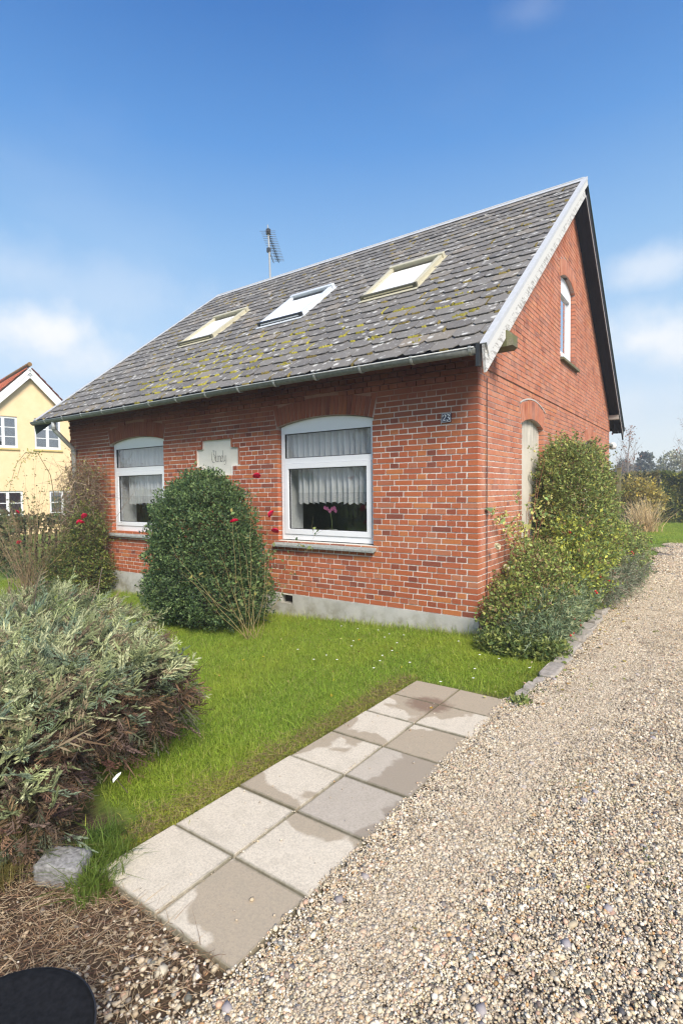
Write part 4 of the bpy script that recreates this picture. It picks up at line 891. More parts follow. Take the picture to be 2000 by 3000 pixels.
# ---- big clipped evergreen in front of the plaque
grow('boxwood_bush', 'large dense dark green clipped bush standing before the name plaque', 'bush',
     [(-3.50+(x+3.6)*.84, -.86, z, rx*.84, ry*.84, rz*q) for x, z, rx, ry, rz, q in ((-3.62, .62, .88, .80, .80, .97), (-3.60, 1.14, .80, .72, .66, 1), (-3.40, .95, .84, .76, .80, 1), (-3.85, .25, .82, .75, .42, .95), (-3.10, .25, .84, .72, .42, .95), (-2.98, .66, .60, .6, .5, 1), (-3.50, 1.44, .64, .50, .42, 1), (-3.95, 1.15, .50, .5, .45, 1))],
     64000, .034, .55, GB_, 21, shell=.34, lump=.11, lf=9, upb=.4, weights=[.25, .28, .25, .14, .08], sprigs=500, sprigL=.10, stems=10)
PG = 1.6
def rose_bush(name, lab, base, tips, leafcols, seed, bl, nl=10, sc=1.0, col=(.20, .16, .07), thick=.006):
    r = np.random.default_rng(seed); bx, by = base; bz = float(gh(bx, by)); root = empty(name, lab, 'rose', (bx, by, bz)); off = np.array([bx, by, bz]); tips = np.array(tips, float)-off; n = len(tips)
    p0 = r.normal(0, .05, (n, 3))*np.array([1, 1, 0]); d = tips-p0; L = np.linalg.norm(d, axis=1)
    v, f, c, pts = twig_arrays(p0, unit(d)+np.array([0, 0, .12]), L, np.full(n, thick), pal([col], n, r), r, 8, .13)
    st = [(v, f, c)]; q = pts[:, 3:].reshape(-1, 3); k = r.choice(len(q), n*4); v, f, c, p2 = twig_arrays(q[k], r.normal(size=(len(k), 3))+np.array([0, 0, .6]), r.uniform(.08, .3, len(k)), np.full(len(k), thick*.45), pal([col], len(k), r), r, 4, .4); st.append((v, f, c))
    vv, ff, cc = cat_arr(st); obj('stems', vv, ff, MAT['bark'], root, cc)
    q = np.concatenate([pts[:, 4:].reshape(-1, 3), p2.reshape(-1, 3)]); k = r.choice(len(q), n*nl); P = q[k]+r.normal(0, .02, (len(k), 3)); v, f, c = leaf_arrays(P, r.normal(size=P.shape), .045*sc*np.exp(r.normal(0, .3, len(P))), .6, pal(leafcols, len(P), r), r); tag(obj('foliage', v, f, MAT['leaf'], root, c), kind='stuff')
    if len(bl): blooms(root, bl)
    return root
RC = [(.06, .10, .035), (.10, .15, .05), (.14, .17, .06), (.20, .17, .05)]
rose_bush('rose_bush', 'sparse rose with red blooms at the right side of the dark green bush', (-2.25, -1.15),
    [(-2.40, -.9, 1.74), (-2.17, -.9, 1.30), (-1.76, -1.87, 1.26), (-2.12, -.9, 1.10), (-2.7, -1.8, .7), (-2.55, -1.7, .9), (-2.85, -1.9, .55), (-2.6, -1.6, .5), (-2.3, -1.4, .55), (-2.4, -1.5, .9), (-2.2, -1.2, .7), (-3.1, -1.9, .7), (-2.5, -1.3, 1.3), (-2.3, -1.1, 1.0), (-2.0, -.6, .95), (-1.8, -.4, .98)], RC, 5,
    [(-2.40, -.9, 1.75), (-2.37, -.93, 1.76), (-2.17, -.9, 1.31), (-1.76, -1.88, 1.285), (-2.12, -.9, 1.11)], 12, 1.0, (.20, .16, .07), .004)
# ---- left corner: rose thicket, vine on the wall, low hedge
def box_pts(n, x0, x1, y0, y1, z0, z1, r): return np.stack([r.uniform(x0, x1, n), r.uniform(y0, y1, n), r.uniform(z0, z1, n)], 1)
r = np.random.default_rng(31); root = empty('wall_creeper', 'tangle of bare brown creeper stems on the brick wall left of the left window', 'creeper', (-7.5, -.2, -.27)); off = np.array((-7.5, -.2, -.27))
n = 1500; P = box_pts(n, -8.1, -6.95, -.42, -.06, .5, 2.12, r); P = P[(P[:, 2] < 2.2-.35*np.abs(P[:, 0]+7.45)) | (r.random(n) < .2)]
v, f, c, pts = twig_arrays(P-off, r.normal(size=P.shape)*np.array([1, .35, .9]), r.uniform(.15, .6, len(P)), r.uniform(.003, .006, len(P)), pal([(.20, .14, .09), (.13, .09, .06), (.26, .20, .14)], len(P), r), r, 6, 1.0, .1)
p0 = box_pts(40, -.4, .4, -.05, .1, 0, .02, r); v2, f2_, c2, _ = twig_arrays(p0, np.stack([r.normal(0, .15, 40), r.normal(0, .05, 40), np.ones(40)], 1), r.uniform(1.2, 2.4, 40), np.full(40, .009), pal([(.14, .10, .07)], 40, r), r, 8, .2)
v, f, c = cat_arr([(v, f, c), (v2, f2_, c2)]); obj('stems', v, f, MAT['bark'], root, c)
q = pts.reshape(-1, 3); k = r.choice(len(q), 3600); P2 = q[k]+r.normal(0, .02, (len(k), 3)); v, f, c = leaf_arrays(P2, r.normal(size=P2.shape), .028*np.exp(r.normal(0, .3, len(k))), .55, pal([(.09, .09, .03), (.13, .12, .04), (.12, .08, .04), (.20, .20, .06)], len(k), r), r); tag(obj('foliage', v, f, MAT['leafdull'], root, c), kind='stuff')
grow('cotoneaster_hedge', 'olive green leafy shrub under the creeper beside the left window', 'shrub', [(-7.3, -.40, .30, .66, .36, .62), (-7.75, -.45, .1, .55, .40, .5), (-7.1, -.38, .85, .42, .28, .50), (-6.98, -.36, .15, .40, .34, .45)],
     17000, .038, .5, [(.07, .10, .03), (.10, .13, .035), (.16, .18, .04), (.13, .10, .04)], 33, shell=.5, sprigs=260, sprigL=.25)
tips = [(-6.6-3.0*t, -1.0+random.uniform(-.5, .6), .35+1.3*random.random()**.8) for t in np.linspace(0, 1, 95)]
tips += [(-8.2, -.5, 2.25), (-8.5, -.5, 2.2), (-7.9, -.4, 2.3), (-8.9, -.6, 1.85), (-9.2, -.7, 1.9), (-8.6, -.6, 1.95), (-7.7, -.7, 1.7), (-8.3, -.7, 1.75), (-9.0, -.7, 1.5), (-7.5, -.7, 1.6), (-9.6, -.7, 1.35), (-9.9, -.7, 1.25)]
rose_bush('rose_thicket', 'wide thicket of thin brown rose stems with a few red blooms at the left corner', (-8.1, -.95), tips, [(.08, .10, .035), (.13, .14, .05), (.16, .13, .06), (.10, .13, .06)], 8,
    [(-6.25, -.9, 1.19), (-6.22, -.92, 1.21), (-6.36, -.9, 1.10), (-6.42, -.9, 1.11), (-8.58, -.9, 1.24), (-8.56, -.9, .67), (-6.0, -2.0, -.1), (-6.1, -2.1, -.1)], 16, .8, (.19, .135, .08), .005)
r = np.random.default_rng(35); root = empty('arching_rose', 'thin arching rose cane with yellow green leaves above the thicket', 'rose', (-8.0, -.45, -.27))
m_ = MB(); cane = [(0, 0, 0), (.05, 0, 1.2), (-.15, -.03, 2.2), (-.5, -.08, 2.62), (-.95, -.1, 2.66), (-1.3, -.12, 2.45), (-1.55, -.12, 2.1), (-1.65, -.12, 1.9)]; m_.tube(cane, [.009, .008, .007, .006, .005, .004, .003, .002], 5); m_.tube([(-.7, -.09, 2.66), (-1.15, -.1, 2.45), (-1.35, -.1, 2.15)], .003, 4); m_.build('stems', simple('cane', (.17, .14, .06)), root)
P = np.array([np.array(cane[3])*(1-t)+np.array(cane[7])*t+np.array([0, 0, .28*sin(t*pi)]) for t in r.random(90)])+r.normal(0, .05, (90, 3)); v, f, c = leaf_arrays(P, r.normal(size=P.shape)-np.array([0, 0, .4]), .045*np.ones(90), .5, pal([(.25, .28, .07), (.3, .3, .06)], 90, r), r); tag(obj('foliage', v, f, MAT['leaf'], root, c), kind='stuff')
# ---- along the gable
PG = 2.25
OL = [(.075, .10, .033), (.11, .14, .042), (.17, .19, .055), (.26, .25, .07), (.12, .09, .045)]
grow('gable_climber', 'tall rounded evergreen climber against the brick gable between the blind windows', 'climbing shrub',
     [(.40, 3.0, 1.50, .48, 1.05, .72), (.42, 2.6, 1.1, .50, .72, .80), (.38, 3.8, 1.15, .44, .75, .75), (.42, 3.4, .7, .5, 1.5, .7), (.34, 2.55, 1.88, .34, .50, .42), (.35, 3.65, 1.86, .32, .55, .44), (.36, 4.25, 1.55, .34, .50, .60)], 42000, .040, .5,
     OL, 41, shell=.42, lump=.07, sprigs=1100, sprigL=.24, weights=[.22, .30, .25, .08, .15], zmin=.3)
_, P, d = grow('hip_rose', 'yellow green rose shrub with red hips in front of the gable climber', 'rose shrub', [(.60, 2.5, .62, .40, .85, .58), (.62, 1.6, .45, .36, .65, .48), (.62, 3.5, .6, .40, .85, .60), (.55, 1.9, .95, .25, .35, .28)], 20000, .046, .5,
     [(.12, .15, .04), (.20, .22, .05), (.36, .36, .06), (.13, .09, .04), (.09, .13, .05)], 42, shell=.5, weights=[.34, .28, .10, .12, .16], sprigs=500, sprigL=.30)
hr = bpy.data.objects['hip_rose']; ok = (P[:, 2] > .3) & (d[:, 0]-d[:, 1] > .35); idx = np.random.default_rng(1).choice(np.where(ok)[0], 42)
hp = []
for i in idx[:21]: hp += [P[i]+d[i]*.04, P[i]+d[i]*.04+np.array([.02, -.015, -.02])]
berries(hr, hp+[(.93, .52, .17), (.95, .50, .12), (.90, .42, .20), (.96, -.05, .14), (.93, .22, .10)], .015, 'hip', 'rose_hip')
grow('corner_shrub', 'low olive green shrub at the foot of the house corner', 'shrub', [(.42, .08, .25, .36, .42, .32), (.45, .55, .36, .42, .55, .42), (.35, 1.0, .50, .34, .42, .46)], 17000, .032, .6,
     [(.08, .115, .033), (.13, .16, .042), (.20, .21, .055), (.14, .10, .05)], 43, shell=.5, sprigs=420, sprigL=.14, base=(.3, .2))
grow('lavender_mound', 'blue green feathery mound spilling onto the edging stones', 'shrub', [(.66, .35, .22, .30, .62, .28), (.62, -.12, .12, .30, .40, .22), (.66, 1.2, .24, .28, .55, .30)], 15000, .055, .18,
     [(.085, .115, .065), (.12, .15, .085), (.07, .095, .05), (.16, .17, .09)], 44, shell=.5, sprigs=300, sprigL=.14, upb=.5, mat='leafdull')
grow('bushy_perennial', 'fresh green leafy perennial towards the rear end of the gable bed', 'shrub', [(.72, 5.0, .42, .40, 1.0, .48), (.80, 4.3, .40, .35, .8, .42), (.60, 6.4, .28, .40, 1.0, .38), (.45, 7.6, .28, .4, .6, .36)], 17000, .055, .35,
     [(.09, .13, .045), (.14, .18, .055), (.22, .25, .07), (.13, .11, .05)], 45, shell=.5, sprigs=500, sprigL=.22)
grow('heath_mound', 'dark feathery mound leaning over the farthest edging stones', 'shrub', [(.86, 3.1, .25, .30, .8, .28), (.90, 4.2, .25, .28, .7, .28), (.86, 2.2, .20, .22, .5, .22)], 11000, .07, .12,
     [(.09, .11, .07), (.12, .14, .09), (.14, .12, .09)], 46, shell=.5, sprigs=500, sprigL=.22, mat='leafdull')
grow('low_groundcover', 'bright green low leaves in front of the lavender mound', 'plant', [(.50, -.42, .06, .36, .20, .14), (.78, -.30, .05, .22, .25, .12), (.93, -1.62, -.03, .09, .08, .06)], 3800, .042, .5,
     [(.065, .09, .03), (.10, .125, .035), (.14, .155, .045)], 47, shell=.7, stems=0)
rose_bush('climbing_rose', 'bare stemmed climbing rose on the brick beside the house corner cable', (.22, .95), [(.15, .62, 1.46), (.12, .35, 1.38), (.14, .75, 1.5), (.12, 1.05, 1.55), (.14, 1.3, 1.5), (.12, 1.2, 1.25), (.16, .5, 1.3), (.12, 1.35, 1.75), (.12, 1.45, 1.95), (.2, 1.5, 1.4)], [(.10, .15, .05), (.30, .30, .10), (.16, .2, .07), (.35, .33, .12)], 9, [], 60, 1.0, (.17, .07, .045), .008)
rr = empty('apricot_roses', 'two faded cream roses on the climbing rose by the corner', 'flower', (.10, .30, .9))
for p in ((.02, -.02, .04), (.06, .18, -.22)):
    o = bpy.data.objects.new('rose_bloom', ROSE.copy()); o.data.materials.clear(); o.data.materials.append(MAT['cream']); C.objects.link(o); o.parent = rr; o.location = p; o.rotation_euler = (.5, 1.0, 0); o.scale = (.9, .9, .9)
# ---- grey green juniper in the left foreground
PG = 1.5
def juniper():
    r = np.random.default_rng(51); n = 3200
    lobes = [(-.86, -4.38, .26, .52, .33, .33), (-.60, -4.47, .20, .36, .20, .26), (-.40, -4.50, .15, .26, .13, .18), (-1.75, -4.55, .24, .95, .36, .34), (-1.42, -3.80, .30, .84, .62, .38), (-2.5, -3.40, .28, 1.15, .80, .42), (-.98, -4.05, .32, .56, .42, .32), (-1.9, -4.3, .26, 1.1, .6, .38), (-.82, -3.64, .34, .38, .34, .24)]
    root = empty('juniper_bush', 'spreading grey green juniper with brown dead undergrowth left of the path', 'shrub', (-1.4, -3.9, -.1)); off = np.array((-1.4, -3.9, -.1))
    P, d = lob_pts(lobes, n, r, .45, -.03, .08, 4)
    def sprays(P, d, cols, L0, flat, seedn, lean):
        r = np.random.default_rng(seedn); n = len(P); lean = np.array(lean); A = unit(d*.65+lean+r.normal(size=(n, 3))*.5); L = L0*np.exp(r.normal(0, .28, n)); side = unit(np.cross(A, r.normal(size=(n, 3))*.5+np.array([0, 0, 1.]))); nn = np.cross(side, A); col = pal(cols, n, r, .16); parts = []
        def dia(p, dr, s, ln, w, c):  # thin pointed shoot
            v = np.stack([p, p+dr*(ln*.45)[:, None]+s*w[:, None], p+dr*ln[:, None], p+dr*(ln*.45)[:, None]-s*w[:, None]], 1).reshape(-1, 3); return v, np.arange(len(p)*4).reshape(-1, 4), np.repeat(c, 4, 0)
        parts.append(dia(P-off, A, side, L, L*.022+.001, col*.9)); m_ = 9
        for i in range(m_):
            t = .12+.80*i/m_; sg = 1 if i % 2 else -1; dr = unit(A*.85+side*sg*.75+nn*r.normal(0, .22, (n, 1))+np.array([0, 0, .05])); p = P-off+A*(L*t)[:, None]; ln = L*(.46*(1-t*.55))*r.uniform(.7, 1.2, n)
            parts.append(dia(p, dr, nn*.7+np.cross(dr, nn)*.7, ln, ln*.06+.0012, col*r.uniform(.85, 1.2, (n, 1))))
            for sg2 in (1, -1):
                for tt in (.35, .62):
                    s2 = np.cross(dr, nn); d2 = unit(dr*.85+s2*sg2*.6+nn*.15); parts.append(dia(p+dr*(ln*tt)[:, None], d2, nn, ln*.42, ln*.04+.001, col*r.uniform(.9, 1.25, (n, 1))))
        return cat_arr(parts)
    top = (d[:, 2]+P[:, 2]*1.2+.25*np.sin(P[:, 0]*5)*np.sin(P[:, 1]*6)) > .93; green = [(.20, .225, .11), (.27, .29, .145), (.37, .38, .22), (.12, .14, .07), (.16, .20, .13), (.20, .16, .10)]; brown = [(.10, .066, .044), (.075, .05, .036), (.16, .10, .062), (.055, .042, .03), (.14, .10, .078), (.09, .10, .06)]
    ext = r.random(len(P)) < .06; top = top | ext
    P3, d3 = lob_pts(lobes, 2600, r, .22, .25, .08, 4); k = ((d3[:, 2] > .5) & (P3[:, 2] > .34)) | ((P3[:, 2] > .47) & (d3[:, 2] > .15)); v, f, c = sprays(np.concatenate([P[top], P3[k]]), np.concatenate([d[top], d3[k]]), green, .15, 0, 52, (.50, .10, .22)); tag(obj('green_sprays', v, f, MAT['leafdull'], root, c), 'grey green live sprays', kind='stuff')
    P4, d4 = lob_pts(lobes, 5200, r, .5, -.03, .08, 4); k = (d4[:, 2] < .6) & (P4[:, 2] < .50); v, f, c = sprays(np.concatenate([P[~top], P4[k]]), np.concatenate([d[~top], d4[k]]), brown, .12, 0, 53, (.25, -.1, -.15)); tag(obj('dead_sprays', v, f, MAT['leafdull'], root, c), 'brown dead sprays underneath', kind='stuff')
    k = 420; p0 = np.stack([r.normal(-1.7, .35, k), r.normal(-3.8, .2, k), np.full(k, .02)], 1); i = r.choice(np.where(P[:, 2] > .1)[0], k); tg = P[i]; L = np.linalg.norm(tg-p0, axis=1); v, f, c, _ = twig_arrays(p0-off, unit(tg-p0)+np.array([0, 0, .1]), L, r.uniform(.004, .012, k), pal([(.10, .07, .055), (.16, .12, .10)], k, r), r, 7, .2); obj('branches', v, f, MAT['bark'], root, c)
juniper()
# ================================================================== GROUND
def axis(a, b, fine0, fine1, step, coarse): return np.unique(np.round(np.concatenate([np.linspace(a, fine0, coarse), np.arange(fine0, fine1, step), np.linspace(fine1, b, coarse)]), 4))
xs = axis(-300, 300, -10, 8, .12, 14); ys = axis(-120, 500, -7, 14, .12, 14)
XX, YY = np.meshgrid(xs, ys); ZZ = gh(XX, YY)+.006*np.sin(XX*3.1+1)*np.sin(YY*2.7)*(np.abs(XX) < 9); nx_ = len(xs)
V = np.stack([XX.ravel(), YY.ravel(), ZZ.ravel()], 1); i = np.arange((len(ys)-1)*nx_).reshape(-1, nx_)[:, :-1].ravel(); F = np.stack([i, i+1, i+1+nx_, i+nx_], 1)
b = NB('ground_soil'); n0 = b.noise(3, 5); n1 = b.noise(40, 4); n2 = b.noise(200, 3); sx = b.n('ShaderNodeSeparateXYZ', {0: b.pos()})
green = b.mix(b.mr(n1, .35, .65), (.11, .17, .03), (.20, .26, .05)); soil = b.mix(b.mr(n1, .35, .7), (.055, .038, .026), (.12, .085, .055)); soil = b.mix(b.mr(n2, .55, .7, 0, .5), soil, (.22, .17, .12))
y_ = b.math('ADD', sx.outputs[1], b.math('MULTIPLY', b.math('SUBTRACT', n0, .5), .8)); x_ = b.math('ADD', sx.outputs[0], b.math('MULTIPLY', b.math('SUBTRACT', n1, .5), .3))
ms = b.math('MULTIPLY', b.mr(y_, -3.95, -4.25), b.mr(x_, -3.5, -3.0)); strip = b.math('MULTIPLY', b.mr(x_, -.20, -.08), b.mr(y_, -1.4, -1.7)); green = b.mix(strip, green, b.mix(b.mr(n1, .35, .65), (.16, .12, .06), (.24, .21, .09)))
b.princ(b.mix(ms, green, soil), .95, .1, 0, b.bump(n2, .6, .01)); g_ = obj('ground', V, F, b.m); tag(g_, kind='structure')
# gravel drive
b = NB('gravel_bed'); n0 = b.noise(1.1, 4); n1 = b.noise(60, 3); v = b.n('ShaderNodeTexVoronoi', {'Scale': 70.0}); b.set(v, 0, b.pos()); sp = b.n('ShaderNodeSeparateColor', {0: v.outputs['Color']})
c = b.ramp(sp.outputs[0], [(0, (.12, .10, .085)), (.2, (.34, .29, .23)), (.45, (.50, .44, .36)), (.6, (.30, .22, .15)), (.75, (.62, .58, .52)), (.9, (.20, .19, .18)), (1, (.7, .67, .62))], 'CONSTANT')
c = b.mix(b.mr(v.outputs[0], .35, .75, 0, .8), c, (.09, .07, .05)); b.princ(b.mix(b.mr(n0, .5, .75, 0, .35), c, (.20, .16, .11)), .85, .2, 0, b.bump(v.outputs[0], .8, -.01))
gx = lambda y: .985 if y > -1.60 else (.86 if y > -4.43 else .80)
ye = list(np.arange(-9, 12.6, .15)); V = []; rg = random.Random(5)
for y in ye: V += [(gx(y)+(rg.uniform(-.04, .04) if y < -4.43 or y > -1.6 else .0), y, -.016), (14, y, -.016)]
V[-2] = (.3, 12.45, -.016); gr = obj('gravel_drive', V, [(2*i, 2*i+1, 2*i+3, 2*i+2) for i in range(len(ye)-1)], b.m); tag(gr, kind='structure')
# ---- paving slabs
path = MB(); path.box(.03, .86, -4.36, -1.63, -.075, -.043); path = path.build('path', simple('path_bedding', (.07, .065, .035), .95)); tag(path, kind='structure')
ylines = [-4.375, -3.983, -3.576, -3.170, -2.766, -2.370, -1.990, -1.624]; xl = [lambda y: .011+(y+4)*.034, lambda y: .416+(y+4)*.0236, lambda y: .829+(y+4)*.0195]
WET = {(0, 0): (0, .12, 0), (1, 0): (0, .62, 20), (0, 1): (0, .18, 90), (1, 1): (0, .34, 80), (0, 2): (0, .40, -90), (1, 2): (1.0, .30, 0), (0, 3): (0, .42, 150), (1, 3): (.75, .60, 0), (0, 4): (0, .42, -110), (1, 4): (0, .76, -60), (0, 5): (0, .52, 60), (1, 5): (0, .42, 150), (0, 6): (0, .97, 0), (1, 6): (0, .97, 0)}
for j in range(7):
    for i in range(2):
        g = .0055; P = [(xl[i](ylines[j])+g, ylines[j]+g), (xl[i+1](ylines[j])-g, ylines[j]+g), (xl[i+1](ylines[j+1])-g, ylines[j+1]-g), (xl[i](ylines[j+1])+g, ylines[j+1]-g)]
        cx, cy = sum(p[0] for p in P)/4, sum(p[1] for p in P)/4; m_ = MB(); dz = random.uniform(-.003, .003)
        m_.poly([(p[0]-cx, p[1]-cy, -.045) for p in P]+[(p[0]-cx, p[1]-cy, dz+random.uniform(-.002, .002)) for p in P], [(0, 3, 2, 1), (4, 5, 6, 7), (0, 1, 5, 4), (1, 2, 6, 5), (2, 3, 7, 6), (3, 0, 4, 7)])
        o = m_.build('paving_slab', MAT['slab'], path, bevel=.003); o.location = (cx, cy, 0); o.color = (WET[(i, j)][0], WET[(i, j)][1], (WET[(i, j)][2]/360) % 1.0+0.5 if (WET[(i, j)][2]/360) % 1.0 < .5 else (WET[(i, j)][2]/360) % 1.0-.5, 1)
# ---- instanced ground cover
def scatter(name, pts, rz, sc, variants, parent=None):
    n = len(pts); me = bpy.data.meshes.new(name); me.vertices.add(n); me.vertices.foreach_set('co', np.asarray(pts, np.float32).ravel())
    for an, ty, data in (('rz', 'FLOAT', rz), ('sc', 'FLOAT', sc), ('ix', 'INT', np.random.default_rng(2).integers(0, len(variants), n))):
        a = me.attributes.new(an, ty, 'POINT'); a.data.foreach_set('value', np.asarray(data, np.float32 if ty == 'FLOAT' else np.int32))
    o = bpy.data.objects.new(name, me); C.objects.link(o); o.parent = parent
    ng = bpy.data.node_groups.new(name, 'GeometryNodeTree'); ng.interface.new_socket('Geometry', in_out='INPUT', socket_type='NodeSocketGeometry'); ng.interface.new_socket('Geometry', in_out='OUTPUT', socket_type='NodeSocketGeometry')
    N = ng.nodes.new; gi, go_ = N('NodeGroupInput'), N('NodeGroupOutput'); j = N('GeometryNodeJoinGeometry')
    for v in reversed(variants):
        oi = N('GeometryNodeObjectInfo'); oi.inputs['Object'].default_value = v; oi.inputs['As Instance'].default_value = True; ng.links.new(oi.outputs['Geometry'], j.inputs[0])
    ip = N('GeometryNodeInstanceOnPoints'); ip.inputs['Pick Instance'].default_value = True
    def at(nm, ty):
        a = N('GeometryNodeInputNamedAttribute'); a.data_type = ty; a.inputs[0].default_value = nm; return a.outputs[0]
    cx = N('ShaderNodeCombineXYZ'); ng.links.new(at('rz', 'FLOAT'), cx.inputs[2]); ng.links.new(cx.outputs[0], ip.inputs['Rotation']); ng.links.new(at('sc', 'FLOAT'), ip.inputs['Scale']); ng.links.new(at('ix', 'INT'), ip.inputs['Instance Index'])
    ng.links.new(gi.outputs[0], ip.inputs['Points']); ng.links.new(j.outputs[0], ip.inputs['Instance']); ng.links.new(ip.outputs[0], go_.inputs[0])
    o.modifiers.new('scatter', 'NODES').node_group = ng; return tag(o, kind='stuff')
def hidden(name, V, F, col, mat, smooth=False): return bpy.data.objects.new(name, (lambda me: (me.materials.append(mat), me)[1])(mesh_np(name, V, F, col, smooth)))
ICO = np.array([(0, 0, 1), (.89, 0, .45), (.28, .85, .45), (-.72, .53, .45), (-.72, -.53, .45), (.28, -.85, .45), (.72, .53, -.45), (-.28, .85, -.45), (-.89, 0, -.45), (-.28, -.85, -.45), (.72, -.53, -.45), (0, 0, -1)])
ICF = np.array([(0, 1, 2), (0, 2, 3), (0, 3, 4), (0, 4, 5), (0, 5, 1), (1, 6, 2), (2, 7, 3), (3, 8, 4), (4, 9, 5), (5, 10, 1), (6, 7, 2), (7, 8, 3), (8, 9, 4), (9, 10, 5), (10, 6, 1), (11, 7, 6), (11, 8, 7), (11, 9, 8), (11, 10, 9), (11, 6, 10)])
PG = 1.0
PEB = [(.68, .60, .48), (.56, .47, .35), (.48, .38, .26), (.78, .72, .62), (.34, .29, .23), (.10, .10, .10), (.44, .26, .12), (.54, .36, .26), (.24, .20, .165), (.60, .51, .34), (.30, .29, .29)]
PW = [.20, .20, .16, .11, .09, .045, .025, .04, .055, .05, .025]
def pebbles(n, P, size, r):
    n = len(P); pt = r.normal(0, 1, (n, 12, 3))*.13; v = ICO[None]*(1+pt*1.5); s = size[:, None]*np.stack([r.uniform(.75, 1.35, n), r.uniform(.65, 1.0, n), r.uniform(.42, .72, n)], 1); v = v*s[:, None, :]
    tl = r.normal(0, .35, n); a = r.uniform(0, 2*pi, n); ct, st_ = np.cos(tl)[:, None], np.sin(tl)[:, None]; x, z = v[:, :, 0]*ct-v[:, :, 2]*st_, v[:, :, 0]*st_+v[:, :, 2]*ct; y = v[:, :, 1]
    ca, sa = np.cos(a)[:, None], np.sin(a)[:, None]; v = np.stack([x*ca-y*sa, x*sa+y*ca, z], 2)+P[:, None, :]
    f = (np.arange(n)*12)[:, None, None]+ICF[None]; c = np.repeat(pal(PEB, n, r, .13, w=PW)*np.array((1.0, .975, .915)), 12, 0); return v.reshape(-1, 3), f.reshape(-1, 3), c
mp_ = NB('pebble_stone'); at_ = mp_.n('ShaderNodeAttribute', attribute_name='c').outputs['Color']; nw = mp_.noise(1.3, 4); nd = mp_.noise(5.5, 4)
ms_ = mp_.n('ShaderNodeMapping', {'Scale': (1.1, .16, 1)}); mp_.set(ms_, 0, mp_.pos()); nt = mp_.noise(1.0, 3, ms_.outputs[0]); ns = mp_.noise(26, 3)
cc_ = mp_.mix(mp_.mr(nt, .50, .66, 0, .45), at_, (.47, .39, .29)); cc_ = mp_.mix(mp_.mr(nw, .56, .74, 0, .35), cc_, (.34, .27, .19)); cc_ = mp_.mix(mp_.mr(mp_.math('ADD', nd, mp_.math('MULTIPLY', ns, .25)), .72, .84, 0, .55), cc_, (.16, .12, .08)); mp_.princ(cc_, .62, .4, 0, mp_.bump(mp_.noise(400, 2), .15, .001))
var = []
for k in range(5):
    r = np.random.default_rng(60+k); n = 2500; rr = .29*np.sqrt(r.random(n)); a = r.uniform(0, 2*pi, n); sz = .0036*np.exp(np.abs(r.normal(0, .45, n)))
    P = np.stack([rr*np.cos(a), rr*np.sin(a), r.uniform(-.004, .009, n)], 1); var.append(hidden('pebble_patch', *pebbles(n, P, sz, r), mp_.m, False))
def inview(P, m_=.25):
    d = P-O; z = d @ fw; return (z > .3) & (np.abs(d @ rt)/z < 1000/1558.65+m_) & (np.abs(d @ up)/z < 1500/1558.65+m_)
def grid_pts(x0, x1, y0, y1, st, r, z=0.0, zf=None):
    X, Y = np.meshgrid(np.arange(x0, x1, st), np.arange(y0, y1, st)); P = np.stack([X.ravel(), Y.ravel()], 1)+r.uniform(-.35, .35, (X.size, 2))*st; Z = zf(P[:, 0], P[:, 1]) if zf else np.full(len(P), z); return np.concatenate([P, Z[:, None]], 1)
r = np.random.default_rng(70); P = grid_pts(.3, 7.5, -6, 5.5, .27, r, -.007); lim = np.array([gx(y) for y in P[:, 1]]); P = P[(P[:, 0] > lim+.24) & inview(P, .35)]
P2 = np.stack([np.array([gx(y) for y in np.arange(-4.4, 5.5, .16)])+.24, np.arange(-4.4, 5.5, .16), np.full(len(np.arange(-4.4, 5.5, .16)), -.006)], 1); P3 = grid_pts(.98, 1.2, -5.3, -4.55, .22, r, -.007); P = np.concatenate([P, P2, P3])
scatter('gravel', P, r.uniform(0, 6.28, len(P)), np.full(len(P), 1.0), var, gr)
P = grid_pts(.3, 12, 5.3, 12.6, .5, r, -.012); P = P[(P[:, 0] > 1.35) & inview(P, .3)]; scatter('far_gravel', P, r.uniform(0, 6.28, len(P)), r.uniform(1.9, 2.2, len(P)), var, gr)
# loose pebbles on the soil, on slabs and at their edges
r = np.random.default_rng(71); a = np.stack([r.normal(.66, .17, 1500), r.uniform(-5.0, -4.38, 1500), np.full(1500, -.020)], 1); a = a[(a[:, 0] < .98) & (r.random(len(a)) < .75)]; b_ = np.stack([r.uniform(-.6, .4, 260), r.uniform(-5, -4.4, 260), np.full(260, -.026)], 1)
on = np.stack([r.uniform(.06, .84, 70), r.uniform(-4.3, -1.7, 70), np.full(70, .004)], 1); jn = np.stack([.42+r.normal(0, .006, 60), r.uniform(-4.3, -1.7, 60), np.full(60, -.001)], 1); ed = np.stack([.872+r.normal(0, .014, 260), r.uniform(-4.4, -1.6, 260), np.full(260, -.010)], 1)
sp_ = np.stack([r.normal(1.0, .10, 500), r.uniform(-1.6, 5, 500), np.full(500, -.01)], 1); A = np.concatenate([a, b_, on, jn, ed, sp_]); sz = np.concatenate([.0065*np.exp(r.normal(0, .4, len(a)+260)), .0042*np.exp(r.normal(0, .35, 130)), .007*np.exp(r.normal(0, .35, 760))])
v, f, c = pebbles(len(A), A, sz, r); tag(obj('loose_pebbles', v, f, mp_.m, None, c, True), kind='stuff')
